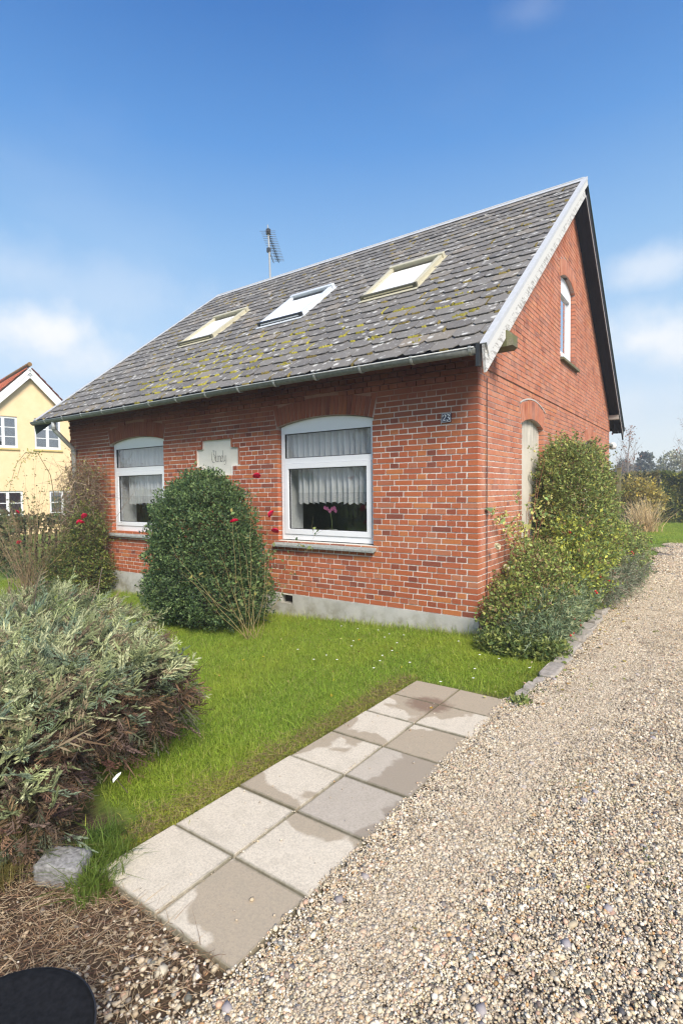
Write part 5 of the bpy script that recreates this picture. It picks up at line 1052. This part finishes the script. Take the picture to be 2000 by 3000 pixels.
# ---- lawn
gm = NB('grass_blade'); at_ = gm.n('ShaderNodeAttribute', attribute_name='c').outputs['Color']; nw = gm.noise(.9, 4); nm = gm.noise(6, 4); cg = gm.mix(gm.mr(nw, .40, .62, 0, .6), at_, gm.mix(.6, at_, (.56, .60, .08))); cg = gm.mix(gm.mr(nm, .60, .75, 0, .4), cg, (.20, .19, .05))
p_ = gm.n('ShaderNodeBsdfPrincipled', {'Base Color': cg, 'Roughness': .5, 'Specular IOR Level': .3}); t_ = gm.n('ShaderNodeBsdfTranslucent', {'Color': cg}); mm_ = gm.n('ShaderNodeMixShader', {0: .5}); gm.t.links.new(p_.outputs[0], mm_.inputs[1]); gm.t.links.new(t_.outputs[0], mm_.inputs[2]); gm.t.links.new(mm_.outputs[0], gm.out.inputs[0])
def blades(P, h, w, col, r, lean=.5):
    n = len(P); a = r.uniform(0, 2*pi, n); dr = np.stack([np.cos(a), np.sin(a), np.zeros(n)], 1); s = np.stack([-np.sin(a), np.cos(a), np.zeros(n)], 1); le = (lean*np.abs(r.normal(.5, .5, n))*h)[:, None]; H = h[:, None]; w = w[:, None]; z = np.array([0, 0, 1.])
    p1 = P+z*H*.55+dr*le*.35; p2 = P+z*H*(.98-.15*lean)+dr*le; v = np.stack([P-s*w, P+s*w, p1+s*w*.8, p1-s*w*.8, p2+s*w*.15, p2-s*w*.15], 1).reshape(-1, 3); b = (np.arange(n)*6)[:, None]; f = np.concatenate([b+np.array([0, 1, 2, 3]), b+np.array([3, 2, 4, 5])], 0); return v, f, np.repeat(col, 6, 0)
GC = [(.27, .41, .045), (.36, .52, .06), (.45, .57, .09), (.21, .29, .04), (.54, .55, .14), (.52, .46, .20)]; GW_ = [.26, .28, .2, .14, .08, .04]
gv, gs = [], []
for k in range(4):
    r = np.random.default_rng(80+k); n = 620; rr = .17*np.sqrt(r.random(n)); a = r.uniform(0, 6.28, n); P = np.stack([rr*np.cos(a), rr*np.sin(a), np.zeros(n)-.004], 1)
    gv.append(hidden('grass_patch', *blades(P, .037*np.exp(r.normal(0, .32, n)), .0016*np.exp(r.normal(0, .2, n)), pal(GC, n, r, .14, GW_), r, 1.4), gm.m))
r = np.random.default_rng(90); P = grid_pts(-10.5, 1.0, -5.2, -.03, .165, r, 0, gh)
onslab = (P[:, 0] > -.06-.03*np.sin(P[:, 1]*5)) & (P[:, 1] < -1.55); soil_ = (P[:, 1] < -3.9+.15*np.sin(P[:, 0]*4)) & (P[:, 0] > -3.2); P = P[~onslab & ~soil_ & inview(P, .25)]
P = P[(P[:, 0] < .86)]
lawn = scatter('lawn', P, r.uniform(0, 6.28, len(P)), r.uniform(.8, 1.15, len(P)), gv)
P = grid_pts(-9, 6, 12.4, 21.8, .42, r, -.03); P = P[(P[:, 0] < 5) & inview(P, .2)]; scatter('far_lawn', P, r.uniform(0, 6.28, len(P)), r.uniform(2.1, 2.5, len(P)), gv)
# longer grass against the plinth, along the bed and at the slab corner
def tuft(name, lab, P, h, w, cols, seed, lean=.8, matl=None):
    r = np.random.default_rng(seed); v, f, c = blades(P, h*np.exp(r.normal(0, .3, len(P))), w*np.exp(r.normal(0, .2, len(P))), pal(cols, len(P), r, .15), r, lean); return tag(obj(name, v, f, matl or gm.m, None, c), lab, kind='stuff')
r = np.random.default_rng(91); n = 5200; x = r.uniform(-7.6, .3, n); y = -.03-np.abs(r.normal(0, .07, n)); tuft('grass_fringe', 'longer grass growing against the plinth', np.stack([x, y, gh(x, y)], 1), .085, .0018, GC, 92)
n = 1500; c0 = np.array([(.02, -4.40), (-.03, -4.28), (-.10, -4.36), (.10, -4.44), (-.16, -4.22)])[r.integers(0, 5, n)]+r.normal(0, .035, (n, 2)); tuft('grass_tuft', 'long grass tuft spilling over the corner of the nearest slab', np.concatenate([c0, np.full((n, 1), -.03)], 1), .085, .0017, [(.10, .19, .03), (.14, .24, .05), (.08, .14, .03)], 93, 1.3)
n = 420; x = r.uniform(-1.0, -.2, n)+r.normal(0, .04, n); y = r.uniform(-4.95, -4.5, n); tuft('dry_grass', 'dry straw coloured grass beside the black lid', np.concatenate([np.array([(-.32, -4.62)])[[0]*n]+r.normal(0, .06, (n, 2)), np.full((n, 1), -.03)], 1), .15, .0014, [(.36, .26, .13), (.30, .21, .11), (.22, .19, .09)], 94, 1.6)
n = 15000; y = r.uniform(-4.35, -1.5, n); x = .0+(y+4)*.034-np.abs(r.normal(0, .085, n))-.004; tuft('moss_strip', 'yellow green moss and thin dry grass along the lawn side of the path', np.stack([x, y, np.full(n, -.034)], 1), .026, .0022, [(.40, .44, .06), (.46, .44, .10), (.46, .36, .16), (.30, .36, .06), (.32, .23, .12)], 95, 1.4)
n = 2600; x = r.normal(.85, .10, n); y = r.uniform(-2.0, -.5, n); y = np.where(x > 1.02, y+.3, y); tuft('moss_patch', 'bright yellow green moss between lawn and edging stones', np.stack([x, y, np.full(n, -.026)], 1), .020, .0025, [(.24, .28, .03), (.30, .32, .05), (.18, .22, .04)], 96, 1.3)
n = 1500; c0 = np.array([(.88, -1.5), (1.02, -1.75), (.97, -1.3), (1.2, -1.35), (1.9, -3.0), (2.3, -.6), (2.6, -1.5), (1.55, -2.6), (1.3, -.9)])[r.integers(0, 9, n)]+r.normal(0, .07, (n, 2)); tuft('drive_weeds', 'small green weeds growing in the gravel', np.concatenate([c0, np.full((n, 1), -.016)], 1), .020, .0022, [(.10, .18, .04), (.16, .22, .05)], 97, 1.5)
# straw and dead twigs on the soil
r = np.random.default_rng(98); n = 5200; P = np.stack([r.normal(.14, .40, n), r.uniform(-5.05, -4.36, n), r.uniform(-.03, .004, n)], 1); P = P[P[:, 0] < .85]; n = len(P); D = r.normal(size=(n, 3))*np.array([1, 1, .12])
v, f, c, _ = twig_arrays(P, D, .03+.10*r.random(n)**2, np.full(n, .0013), pal([(.50, .36, .22), (.34, .21, .12), (.16, .09, .055), (.60, .47, .31)], n, r), r, 4, .35); tag(obj('straw', v, f, MAT['bark'], None, c), 'dry straw and dead twigs on the bare soil', kind='stuff')
n = 1500; y = r.uniform(-4.3, -1.6, n); x = -.03+(y+4)*.034-np.abs(r.normal(0, .10, n)); P = np.stack([x, y, np.full(n, -.018)+r.uniform(0, .02, n)], 1); D = r.normal(size=(n, 3))*np.array([1, 1, .15]); v, f, c, _ = twig_arrays(P, D, .03+.08*r.random(n)**2, np.full(n, .0011), pal([(.34, .25, .13), (.28, .19, .10), (.20, .14, .08)], n, r), r, 4, .4); tag(obj('path_litter', v, f, MAT['bark'], None, c), 'brown straw litter beside the slabs', kind='stuff')
# fallen leaves and daisies
r = np.random.default_rng(99); n = 34; x = r.uniform(-2.5, .8, n); y = r.uniform(-2.4, -.3, n); P = np.stack([x, y, gh(x, y)+.045], 1); v, f, c = leaf_arrays(P, r.normal(size=P.shape)*np.array([1, 1, .2]), .032*np.ones(n), .7, pal([(.60, .48, .05), (.55, .50, .18), (.48, .30, .08)], n, r), r); tag(obj('fallen_leaves', v, f, MAT['leaf'], None, c), 'small yellow leaves lying on the lawn', kind='stuff')
n = 26; x = r.uniform(-1.6, .8, n); y = r.uniform(-1.6, -.3, n); m_ = MB()
for a, b in zip(x, y):
    z = float(gh(a, b))+.052; m_.poly([(a, b, z)]+[(a+.011*cos(k*pi/4), b+.011*sin(k*pi/4), z+.003) for k in range(8)], [(0, k+1, (k+1) % 8+1) for k in range(8)])
tag(m_.build('daisies', MAT['petal']), 'tiny white daisies in the lawn', kind='stuff')
m_ = MB(); fx, fy, fz = (-.22, -4.13, .21); Pq = [(fx+a*.5, fy+b_*.5, fz+c_*.6) for a, b_, c_ in ((-.03, -.02, -.03), (-.005, 0, .0), (.02, .03, .035), (.015, .04, .05), (-.01, .01, .035), (-.035, -.02, .0))]; m_.poly(Pq, [(0, 1, 4, 5), (1, 2, 3, 4)]); tag(m_.build('feather', MAT['petal']), 'small white feather caught on the juniper above the grass', 'feather')
r = np.random.default_rng(103); n = 260; x = 1.0+np.abs(r.normal(0, .28, n)); y = r.uniform(-1.6, 5, n); P = np.stack([x, y, np.full(n, .006)], 1); v1 = leaf_arrays(P, r.normal(size=P.shape)*np.array([1, 1, .15]), .028*np.exp(r.normal(0, .3, n)), .6, pal([(.30, .20, .09), (.20, .12, .06), (.42, .34, .10), (.18, .20, .05)], n, r), r)
n = 60; P = np.stack([r.uniform(1.0, 4.2, n), r.uniform(-4.4, 2.5, n), np.full(n, .006)], 1); v2 = leaf_arrays(P, r.normal(size=P.shape)*np.array([1, 1, .15]), .026*np.exp(r.normal(0, .3, n)), .6, pal([(.30, .20, .09), (.45, .36, .10)], n, r), r)
v, f, c = cat_arr([v1, v2]); tag(obj('leaf_litter', v, f, MAT['leafdull'], None, c), 'small brown and yellow leaves lying on the gravel', kind='stuff')
# ---- edging stones
es = empty('stone_edging', 'row of uneven flat grey stones between the gable bed and the gravel', 'edging', (.95, 2.0, -.03))
r = np.random.default_rng(101); y = -1.72
while y < 6.6:
    L = r.uniform(.22, .46) if y > -1.1 else r.uniform(.12, .22); w = r.uniform(.13, .19) if y > -1.1 else .09; h = r.uniform(.045, .085) if y > -1.1 else .03; cx = .955+r.uniform(-.02, .02)-(.04 if y < -1.1 else 0); nn_ = 9; pts = []
    for k in range(nn_): a = 2*pi*k/nn_; q = r.uniform(.82, 1.08); ex = .42; pts.append((w/2*np.sign(cos(a))*abs(cos(a))**ex*q, L/2*np.sign(sin(a))*abs(sin(a))**ex*q))
    m_ = MB(); top = [(p[0]*.9, p[1]*.94, h+r.uniform(-.008, .008)) for p in pts]; m_.poly([(p[0], p[1], 0) for p in pts]+[(p[0]*1.0, p[1]*1.0, h*.75) for p in pts]+top, [(i, (i+1) % nn_, (i+1) % nn_+nn_, i+nn_) for i in range(nn_)]+[(i+nn_, (i+1) % nn_+nn_, (i+1) % nn_+2*nn_, i+2*nn_) for i in range(nn_)]+[tuple(range(2*nn_, 3*nn_))])
    o = m_.build('edging_stone', MAT['stone'], es); o.location = (cx-.95, y+L/2-2.0, 0); y += L+r.uniform(.008, .04)
# ---- rough block and black lid
bm = bmesh.new(); bmesh.ops.create_icosphere(bm, subdivisions=4, radius=1); r = random.Random(6)
for v in bm.verts:
    c = v.co; k = max(abs(c.x), abs(c.y), abs(c.z)); q = c/k*.75+c*.25; n_ = .03*sin(c.x*17)*sin(c.y*19+c.z*13)+.02*sin(c.z*31+c.x*27)+r.uniform(-.012, .012); v.co = Vector((q.x*.10, q.y*.065, q.z*.055))*(1+n_)
me = bpy.data.meshes.new('rough_block'); bm.to_mesh(me); bm.free(); o = link('rough_block', me, MAT['rough']); o.location = (-.105, -4.45, .015); o.rotation_euler = (.1, .05, .5); me.polygons.foreach_set('use_smooth', np.ones(len(me.polygons), bool)); tag(o, 'rough pitted grey concrete block half hidden under the juniper', 'block')
LX, LY, LR, LZ = (.76, -5.044, .212, .30)
ld = empty('black_bin', 'matt black round topped bin in the bottom left corner of the picture', 'bin', (LX, LY, -.03)); z = LZ+.03
m_ = MB(); m_.lathe([(.001, z+.004), (LR*.35, z+.006), (LR*.62, z-.002), (LR*.78, z+.004), (LR*.93, z+.004), (LR*.975, z-.001), (LR*.985, z-.006)], (0, 0, 0), 48); m_.build('lid', MAT['lid'], ld, smooth=True)
m_ = MB(); m_.lathe([(LR*.98, z-.007), (LR*1.0, z-.004), (LR*1.008, z-.010), (LR*1.0, z-.018), (LR*.985, z-.02)], (0, 0, 0), 48); m_.build('rim', MAT['rim'], ld, smooth=True)
m_ = MB(); m_.lathe([(LR*.98, z-.02), (LR*.93, z*.5), (LR*.88, 0)], (0, 0, 0), 40); m_.build('body', MAT['lid'], ld, smooth=True)
PG = 1.35
# ================================================================== FAR GARDEN
FO = [(.065, .095, .025), (.10, .13, .035), (.15, .18, .05), (.20, .20, .05)]
def boxhedge(name, lab, x0, x1, y0, y1, z1, n, size, cols, seed, w=None, catg='hedge'):
    r = np.random.default_rng(seed); cx, cy = (x0+x1)/2, (y0+y1)/2; root = empty(name, lab, catg, (cx, cy, -.03)); P = box_pts(n, x0, x1, y0, y1, 0, z1, r); f = r.integers(0, 3, n); dp = np.abs(r.normal(0, .13, n))
    wob = .12*np.sin(P[:, 0]*2.3+P[:, 2]*1.7)+.07*np.sin(P[:, 0]*5.1+1); P[:, 1] = np.where(f < 2, y0+dp-wob, P[:, 1]); P[:, 2] = np.where(f == 2, z1-dp*.8+wob*.7, P[:, 2]*(1)); q = r.choice(n, n//12); P[q, 0] = np.where(r.random(len(q)) < .5, x0+dp[q], x1-dp[q]); P[q, 1] = r.uniform(y0, y1, len(q))
    v, ff, c = leaf_arrays(P-np.array([cx, cy, -.03]), r.normal(size=P.shape)+np.array([0, -.6, .5]), size*np.exp(r.normal(0, .3, n)), .6, pal(cols, n, r, w=w), r); tag(obj('foliage', v, ff, MAT['leaf'], root, c), kind='stuff')
    m_ = MB(); 
    for x in np.arange(x0+.15, x1, .3): m_.tube([(x-cx, .1, 0), (x-cx+.05, .12, z1*.8)], .03, 5)
    m_.build('stems', MAT['bark'], root); return root
boxhedge('clipped_hedge', 'clipped dark green hedge at the far right end of the back lawn', .15, 7.0, 21.6, 23.2, 2.15, 30000, .12, [(.07, .09, .02), (.12, .14, .03), (.20, .20, .04), (.30, .26, .05)], 110, [.25, .33, .25, .17])
boxhedge('mixed_hedge', 'brown and olive hedge behind the garden fence', -9.0, -.1, 22.3, 23.6, 2.2, 15000, .12, [(.16, .13, .05), (.22, .18, .06), (.12, .13, .05)], 111)
grow('yellow_shrub', 'autumn yellow shrub in front of the far hedge', 'shrub', [(-.35, 17.4, 1.45, .75, .6, .55), (.15, 17.3, 1.1, .5, .5, .45), (-1.1, 17.6, 1.2, .6, .5, .6)], 2600, .12, .55, [(.42, .32, .07), (.36, .29, .08), (.28, .25, .08), (.20, .16, .06)], 112, shell=.7, stems=40, weights=[.34, .28, .22, .16], stemcol=(.42, .33, .2), base=(-.35, 17.4), zmin=.5)
r = np.random.default_rng(113); root = empty('dry_grass_clump', 'pale straw coloured tall dry grass clump below the yellow shrub', 'grass clump', (.05, 15.8, -.03)); n = 420; p0 = np.stack([r.normal(0, .16, n), r.normal(0, .14, n), np.zeros(n)], 1); v, f, c, _ = twig_arrays(p0, np.stack([r.normal(0, .30, n), r.normal(0, .25, n), np.ones(n)], 1), r.uniform(.4, 1.35, n), r.uniform(.006, .011, n), pal([(.55, .40, .20), (.46, .32, .16), (.62, .48, .28)], n, r), r, 4, .18, .25); tag(obj('blades', v, f, MAT['bark'], root, c), kind='stuff')
def bare_tree(name, lab, base, H, seed, col, leafcol=None, nl=200, spread=.5, lean=0, lsize=.09, r0=.11):
    rr = random.Random(seed); root = empty(name, lab, 'tree', base); tr, br = MB(), MB(); tips = []
    tp = [(0, 0, 0)]; 
    for i in range(1, 9): tp.append((lean*i/8*H*.2+rr.uniform(-.03, .03)*H*.3, rr.uniform(-.02, .02)*H, H*i/8))
    tr.tube(tp, [r0*(1-.93*i/8) for i in range(9)], 7); tr.build('trunk', simple(name+'_bark', col, .9), root)
    def grow_(p, d, L, r, k):
        n = 4; pts = [p]; q = Vector(p); dd = Vector(d).normalized()
        for i in range(n): dd = (dd+Vector((rr.gauss(0, .16), rr.gauss(0, .16), .10))).normalized(); q = q+dd*L/n; pts.append(tuple(q))
        br.tube(pts, [r*(1-.7*i/n) for i in range(n+1)], 4, False); tips.extend(pts[2:])
        if k > 0:
            for i in range(rr.randint(3, 5)): t = rr.randint(1, n); a = Vector((rr.gauss(0, 1), rr.gauss(0, 1), rr.gauss(.4, .5))).normalized(); grow_(pts[t], (dd*.7+a*.7), L*rr.uniform(.45, .65), r*.45, k-1)
    for i in range(30):
        t = rr.uniform(.22, .97); j = min(7, int(t*8)); f_ = t*8-j; p = tuple(tp[j][a]*(1-f_)+tp[j+1][a]*f_ for a in range(3)); an = rr.uniform(0, 2*pi); grow_(p, (cos(an)*spread, sin(an)*spread, .75), H*.42*(1.05-t)*rr.uniform(.7, 1.1)+.2, r0*.32*(1.1-t), 2)
    br.build('crown', root.children[0].data.materials[0], root)
    if leafcol is not None:
        r = np.random.default_rng(seed); T = np.array(tips); T = T[r.choice(len(T), nl)]+r.normal(0, .05, (nl, 3)); v, f, c = leaf_arrays(T, r.normal(size=T.shape), lsize*np.exp(r.normal(0, .3, nl)), .7, pal([leafcol], nl, r), r); tag(obj('leaves', v, f, MAT['leaf'], root, c), kind='stuff')
    return root
bare_tree('bare_tree', 'slender bare tree with few reddish leaves behind the far hedge', (-2.45, 32, 0), 5.1, 120, (.30, .25, .22), (.30, .13, .08), 260, .45, .06, .10, .085)
bare_tree('bare_tree', 'bare tree with thin branches at the far right edge', (1.35, 30, 0), 5.6, 121, (.28, .23, .20), (.30, .17, .12), 240, .6, -.05, .10, .09)
bare_tree('young_tree', 'thin sapling with red leaves behind the fence', (-1.0, 12.4, 0), 3.3, 122, (.25, .18, .13), (.30, .07, .04), 70, .25, .02, .09, .022)
def crown_tree(name, lab, base, lobes, n, size, cols, seed, trunk=(.2, .16, .13), H=3):
    r = np.random.default_rng(seed); root = empty(name, lab, 'tree', base); P, d = lob_pts(lobes, n, r, .5, .3, .16, 4); v, f, c = leaf_arrays(P, d+r.normal(size=P.shape), size*np.exp(r.normal(0, .3, len(P))), .6, pal(cols, len(P), r), r); tag(obj('crown', v, f, MAT['leafdull'], root, c), kind='stuff')
    m_ = MB(); m_.tube([(0, 0, 0), (0, 0, H)], [.2, .06], 8); m_.build('trunk', simple(name+'_trunk', trunk, .9), root); return root
DC = [(.09, .10, .08), (.12, .13, .10), (.07, .08, .065)]
for i, (x, y, H, w, lab) in enumerate(((-4.3, 60, 5.2, 1.7, 'dark conifer right of the bare tree, on the skyline'), (-6.6, 62, 4.5, 1.8, 'broader dark conifer left of the bare tree, on the skyline'))):
    crown_tree('conifer', lab, (x, y, 0), [(0, 0, H*.30, w, w, H*.28), (0, 0, H*.55, w*.72, w*.72, H*.26), (.1, 0, H*.80, w*.40, w*.4, H*.24)], 5000, .28, DC, 130+i, H=H*.8)
for i, (x, y, H, w, lab, cols) in enumerate(((-.9, 55, 5.0, 2.4, 'pale hazy round tree at the right on the skyline', [(.22, .22, .14), (.27, .26, .17)]), (3.0, 52, 5.4, 3.4, 'olive green round tree behind the clipped hedge', [(.22, .22, .09), (.28, .26, .10), (.18, .16, .09)]),
     (-9.5, 50, 4.6, 2.6, 'light brown round tree beside the brick gable edge', [(.30, .24, .13), (.34, .28, .16)]), (-2.6, 40, 2.6, 2.2, 'low ochre shrub mass under the bare tree', [(.30, .24, .09), (.22, .18, .08)]))):
    crown_tree('round_tree', lab, (x, y, 0), [(0, 0, H*.52, w, w*.8, H*.45), (w*.4, 0, H*.4, w*.6, w*.6, H*.35), (-w*.45, 0, H*.42, w*.6, w*.6, H*.34)], 6000, .24, cols, 140+i, H=H*.6)
r = np.random.default_rng(150); n = 26000; X = r.uniform(-90, 60, n); hh = 1.6+1.2*np.sin(X*.21)*np.sin(X*.083+1)+.5*np.sin(X*.9); P = np.stack([X, r.uniform(84, 90, n), r.random(n)**.6*np.maximum(hh, .6)*1.25], 1); v, f, c = leaf_arrays(P, r.normal(size=P.shape), .75*np.exp(r.normal(0, .3, n)), .6, pal([(.16, .15, .11), (.20, .18, .12), (.13, .14, .10)], n, r), r); tag(obj('distant_woods', v, f, MAT['leafdull'], None, c), 'distant low woods on the horizon', kind='stuff')
# fence with wavy slats behind the house
fe = empty('garden_fence', 'weathered wooden fence with wavy slats and a post behind the house corner', 'fence', (.09, 9.5, 0))
m_ = MB(); m_.box(-.045, .045, -.045, .045, -.1, 2.06); m_.box(-.055, .055, -.055, .055, 2.061, 2.085); m_.build('post', MAT['fence'], fe)
for z in (1.93, 1.30, 1.16): m_ = MB(); m_.box(-1.8, -.047, -.022, .022, z-.035, z+.035); m_.build('rail', MAT['fence'], fe)
for i in range(14):
    x = -.12-i*.12; m_ = MB(); p0 = None; ps = [(x+.028*sin(t*2*pi), 0, 1.336+t*.558) for t in np.linspace(0, 1, 9)]
    for a, b in zip(ps[:-1], ps[1:]): m_.bar(a, b, .02, .045, (1, 0, 0))
    m_.build('wavy_slat', MAT['fence'], fe)
for i in range(8): m_ = MB(); m_.box(-1.8, -.047, -.012, .012, .06+i*.13, .06+i*.13+.11); m_.build('board', MAT['fence'], fe)
# low dark hedge between the gardens on the left
boxhedge('boundary_hedge', 'low brown green hedge between the brick house and the yellow house', -20, -10.2, -.2, 1.2, 1.0, 9000, .10, [(.10, .10, .04), (.15, .12, .06), (.08, .10, .04)], 160)
# ---- across the street, seen only mirrored in the panes
crown_tree('street_tree', 'dark leafy tree across the street mirrored in the right pane', (-13, -26, 0), [(0, 0, 4.2, 2.6, 2.6, 3.0), (1.6, 0, 3.2, 2, 2, 2.2)], 7000, .25, FO, 170, H=4)
bare_tree('street_tree', 'bare tree across the street mirrored in the upper panes', (-17.5, -25, 0), 7.5, 171, (.16, .12, .10), (.15, .12, .05), 500, .6, 0, .14, .16)
boxhedge('street_hedge', 'dark hedge across the street mirrored low in the panes', -34, 14, -19.5, -18.2, 1.7, 16000, .16, FO, 172)
sh_ = empty('street_house', 'grey gabled house across the street mirrored in the panes', 'house', (-42, -34, 0)); m_ = MB(); m_.poly([(-6, 0, 0), (6, 0, 0), (6, 0, 3), (0, 0, 8), (-6, 0, 3), (-6, -9, 0), (6, -9, 0), (6, -9, 3), (0, -9, 8), (-6, -9, 3)], [(0, 1, 2, 3, 4), (9, 8, 7, 6, 5), (0, 5, 6, 1), (1, 6, 7, 2), (4, 9, 5, 0)]); m_.build('wall', MAT['plinth'], sh_)
m_ = MB(); m_.bar((-6.5, -4.5, 2.75), (0, -4.5, 8.2), 9.8, .2, (0, 0, 1)); m_.bar((6.5, -4.5, 2.75), (0, -4.5, 8.2), 9.8, .2, (0, 0, 1)); m_.build('roof', MAT['tile'], sh_)
m_ = MB(); m_.box(-4, -2.6, .0, .05, 1, 2.4); m_.box(-.7, .7, .0, .05, 4.2, 5.6); m_.box(2.6, 4, .0, .05, 1, 2.4); m_.build('window', MAT['pvc'], sh_)

# ================================================================== THIN AUTUMN HAZE
m_ = MB(); m_.box(-98, 68, -60, 96, -1.4, 13.5); b = NB('thin_haze'); hz = b.n('ShaderNodeVolumePrincipled', {'Color': (.97, .985, 1.0), 'Density': .0042, 'Anisotropy': .3}); b.t.links.new(hz.outputs[0], b.out.inputs['Volume'])
tag(m_.build('haze', b.m), 'thin pale haze over the far garden', kind='stuff')
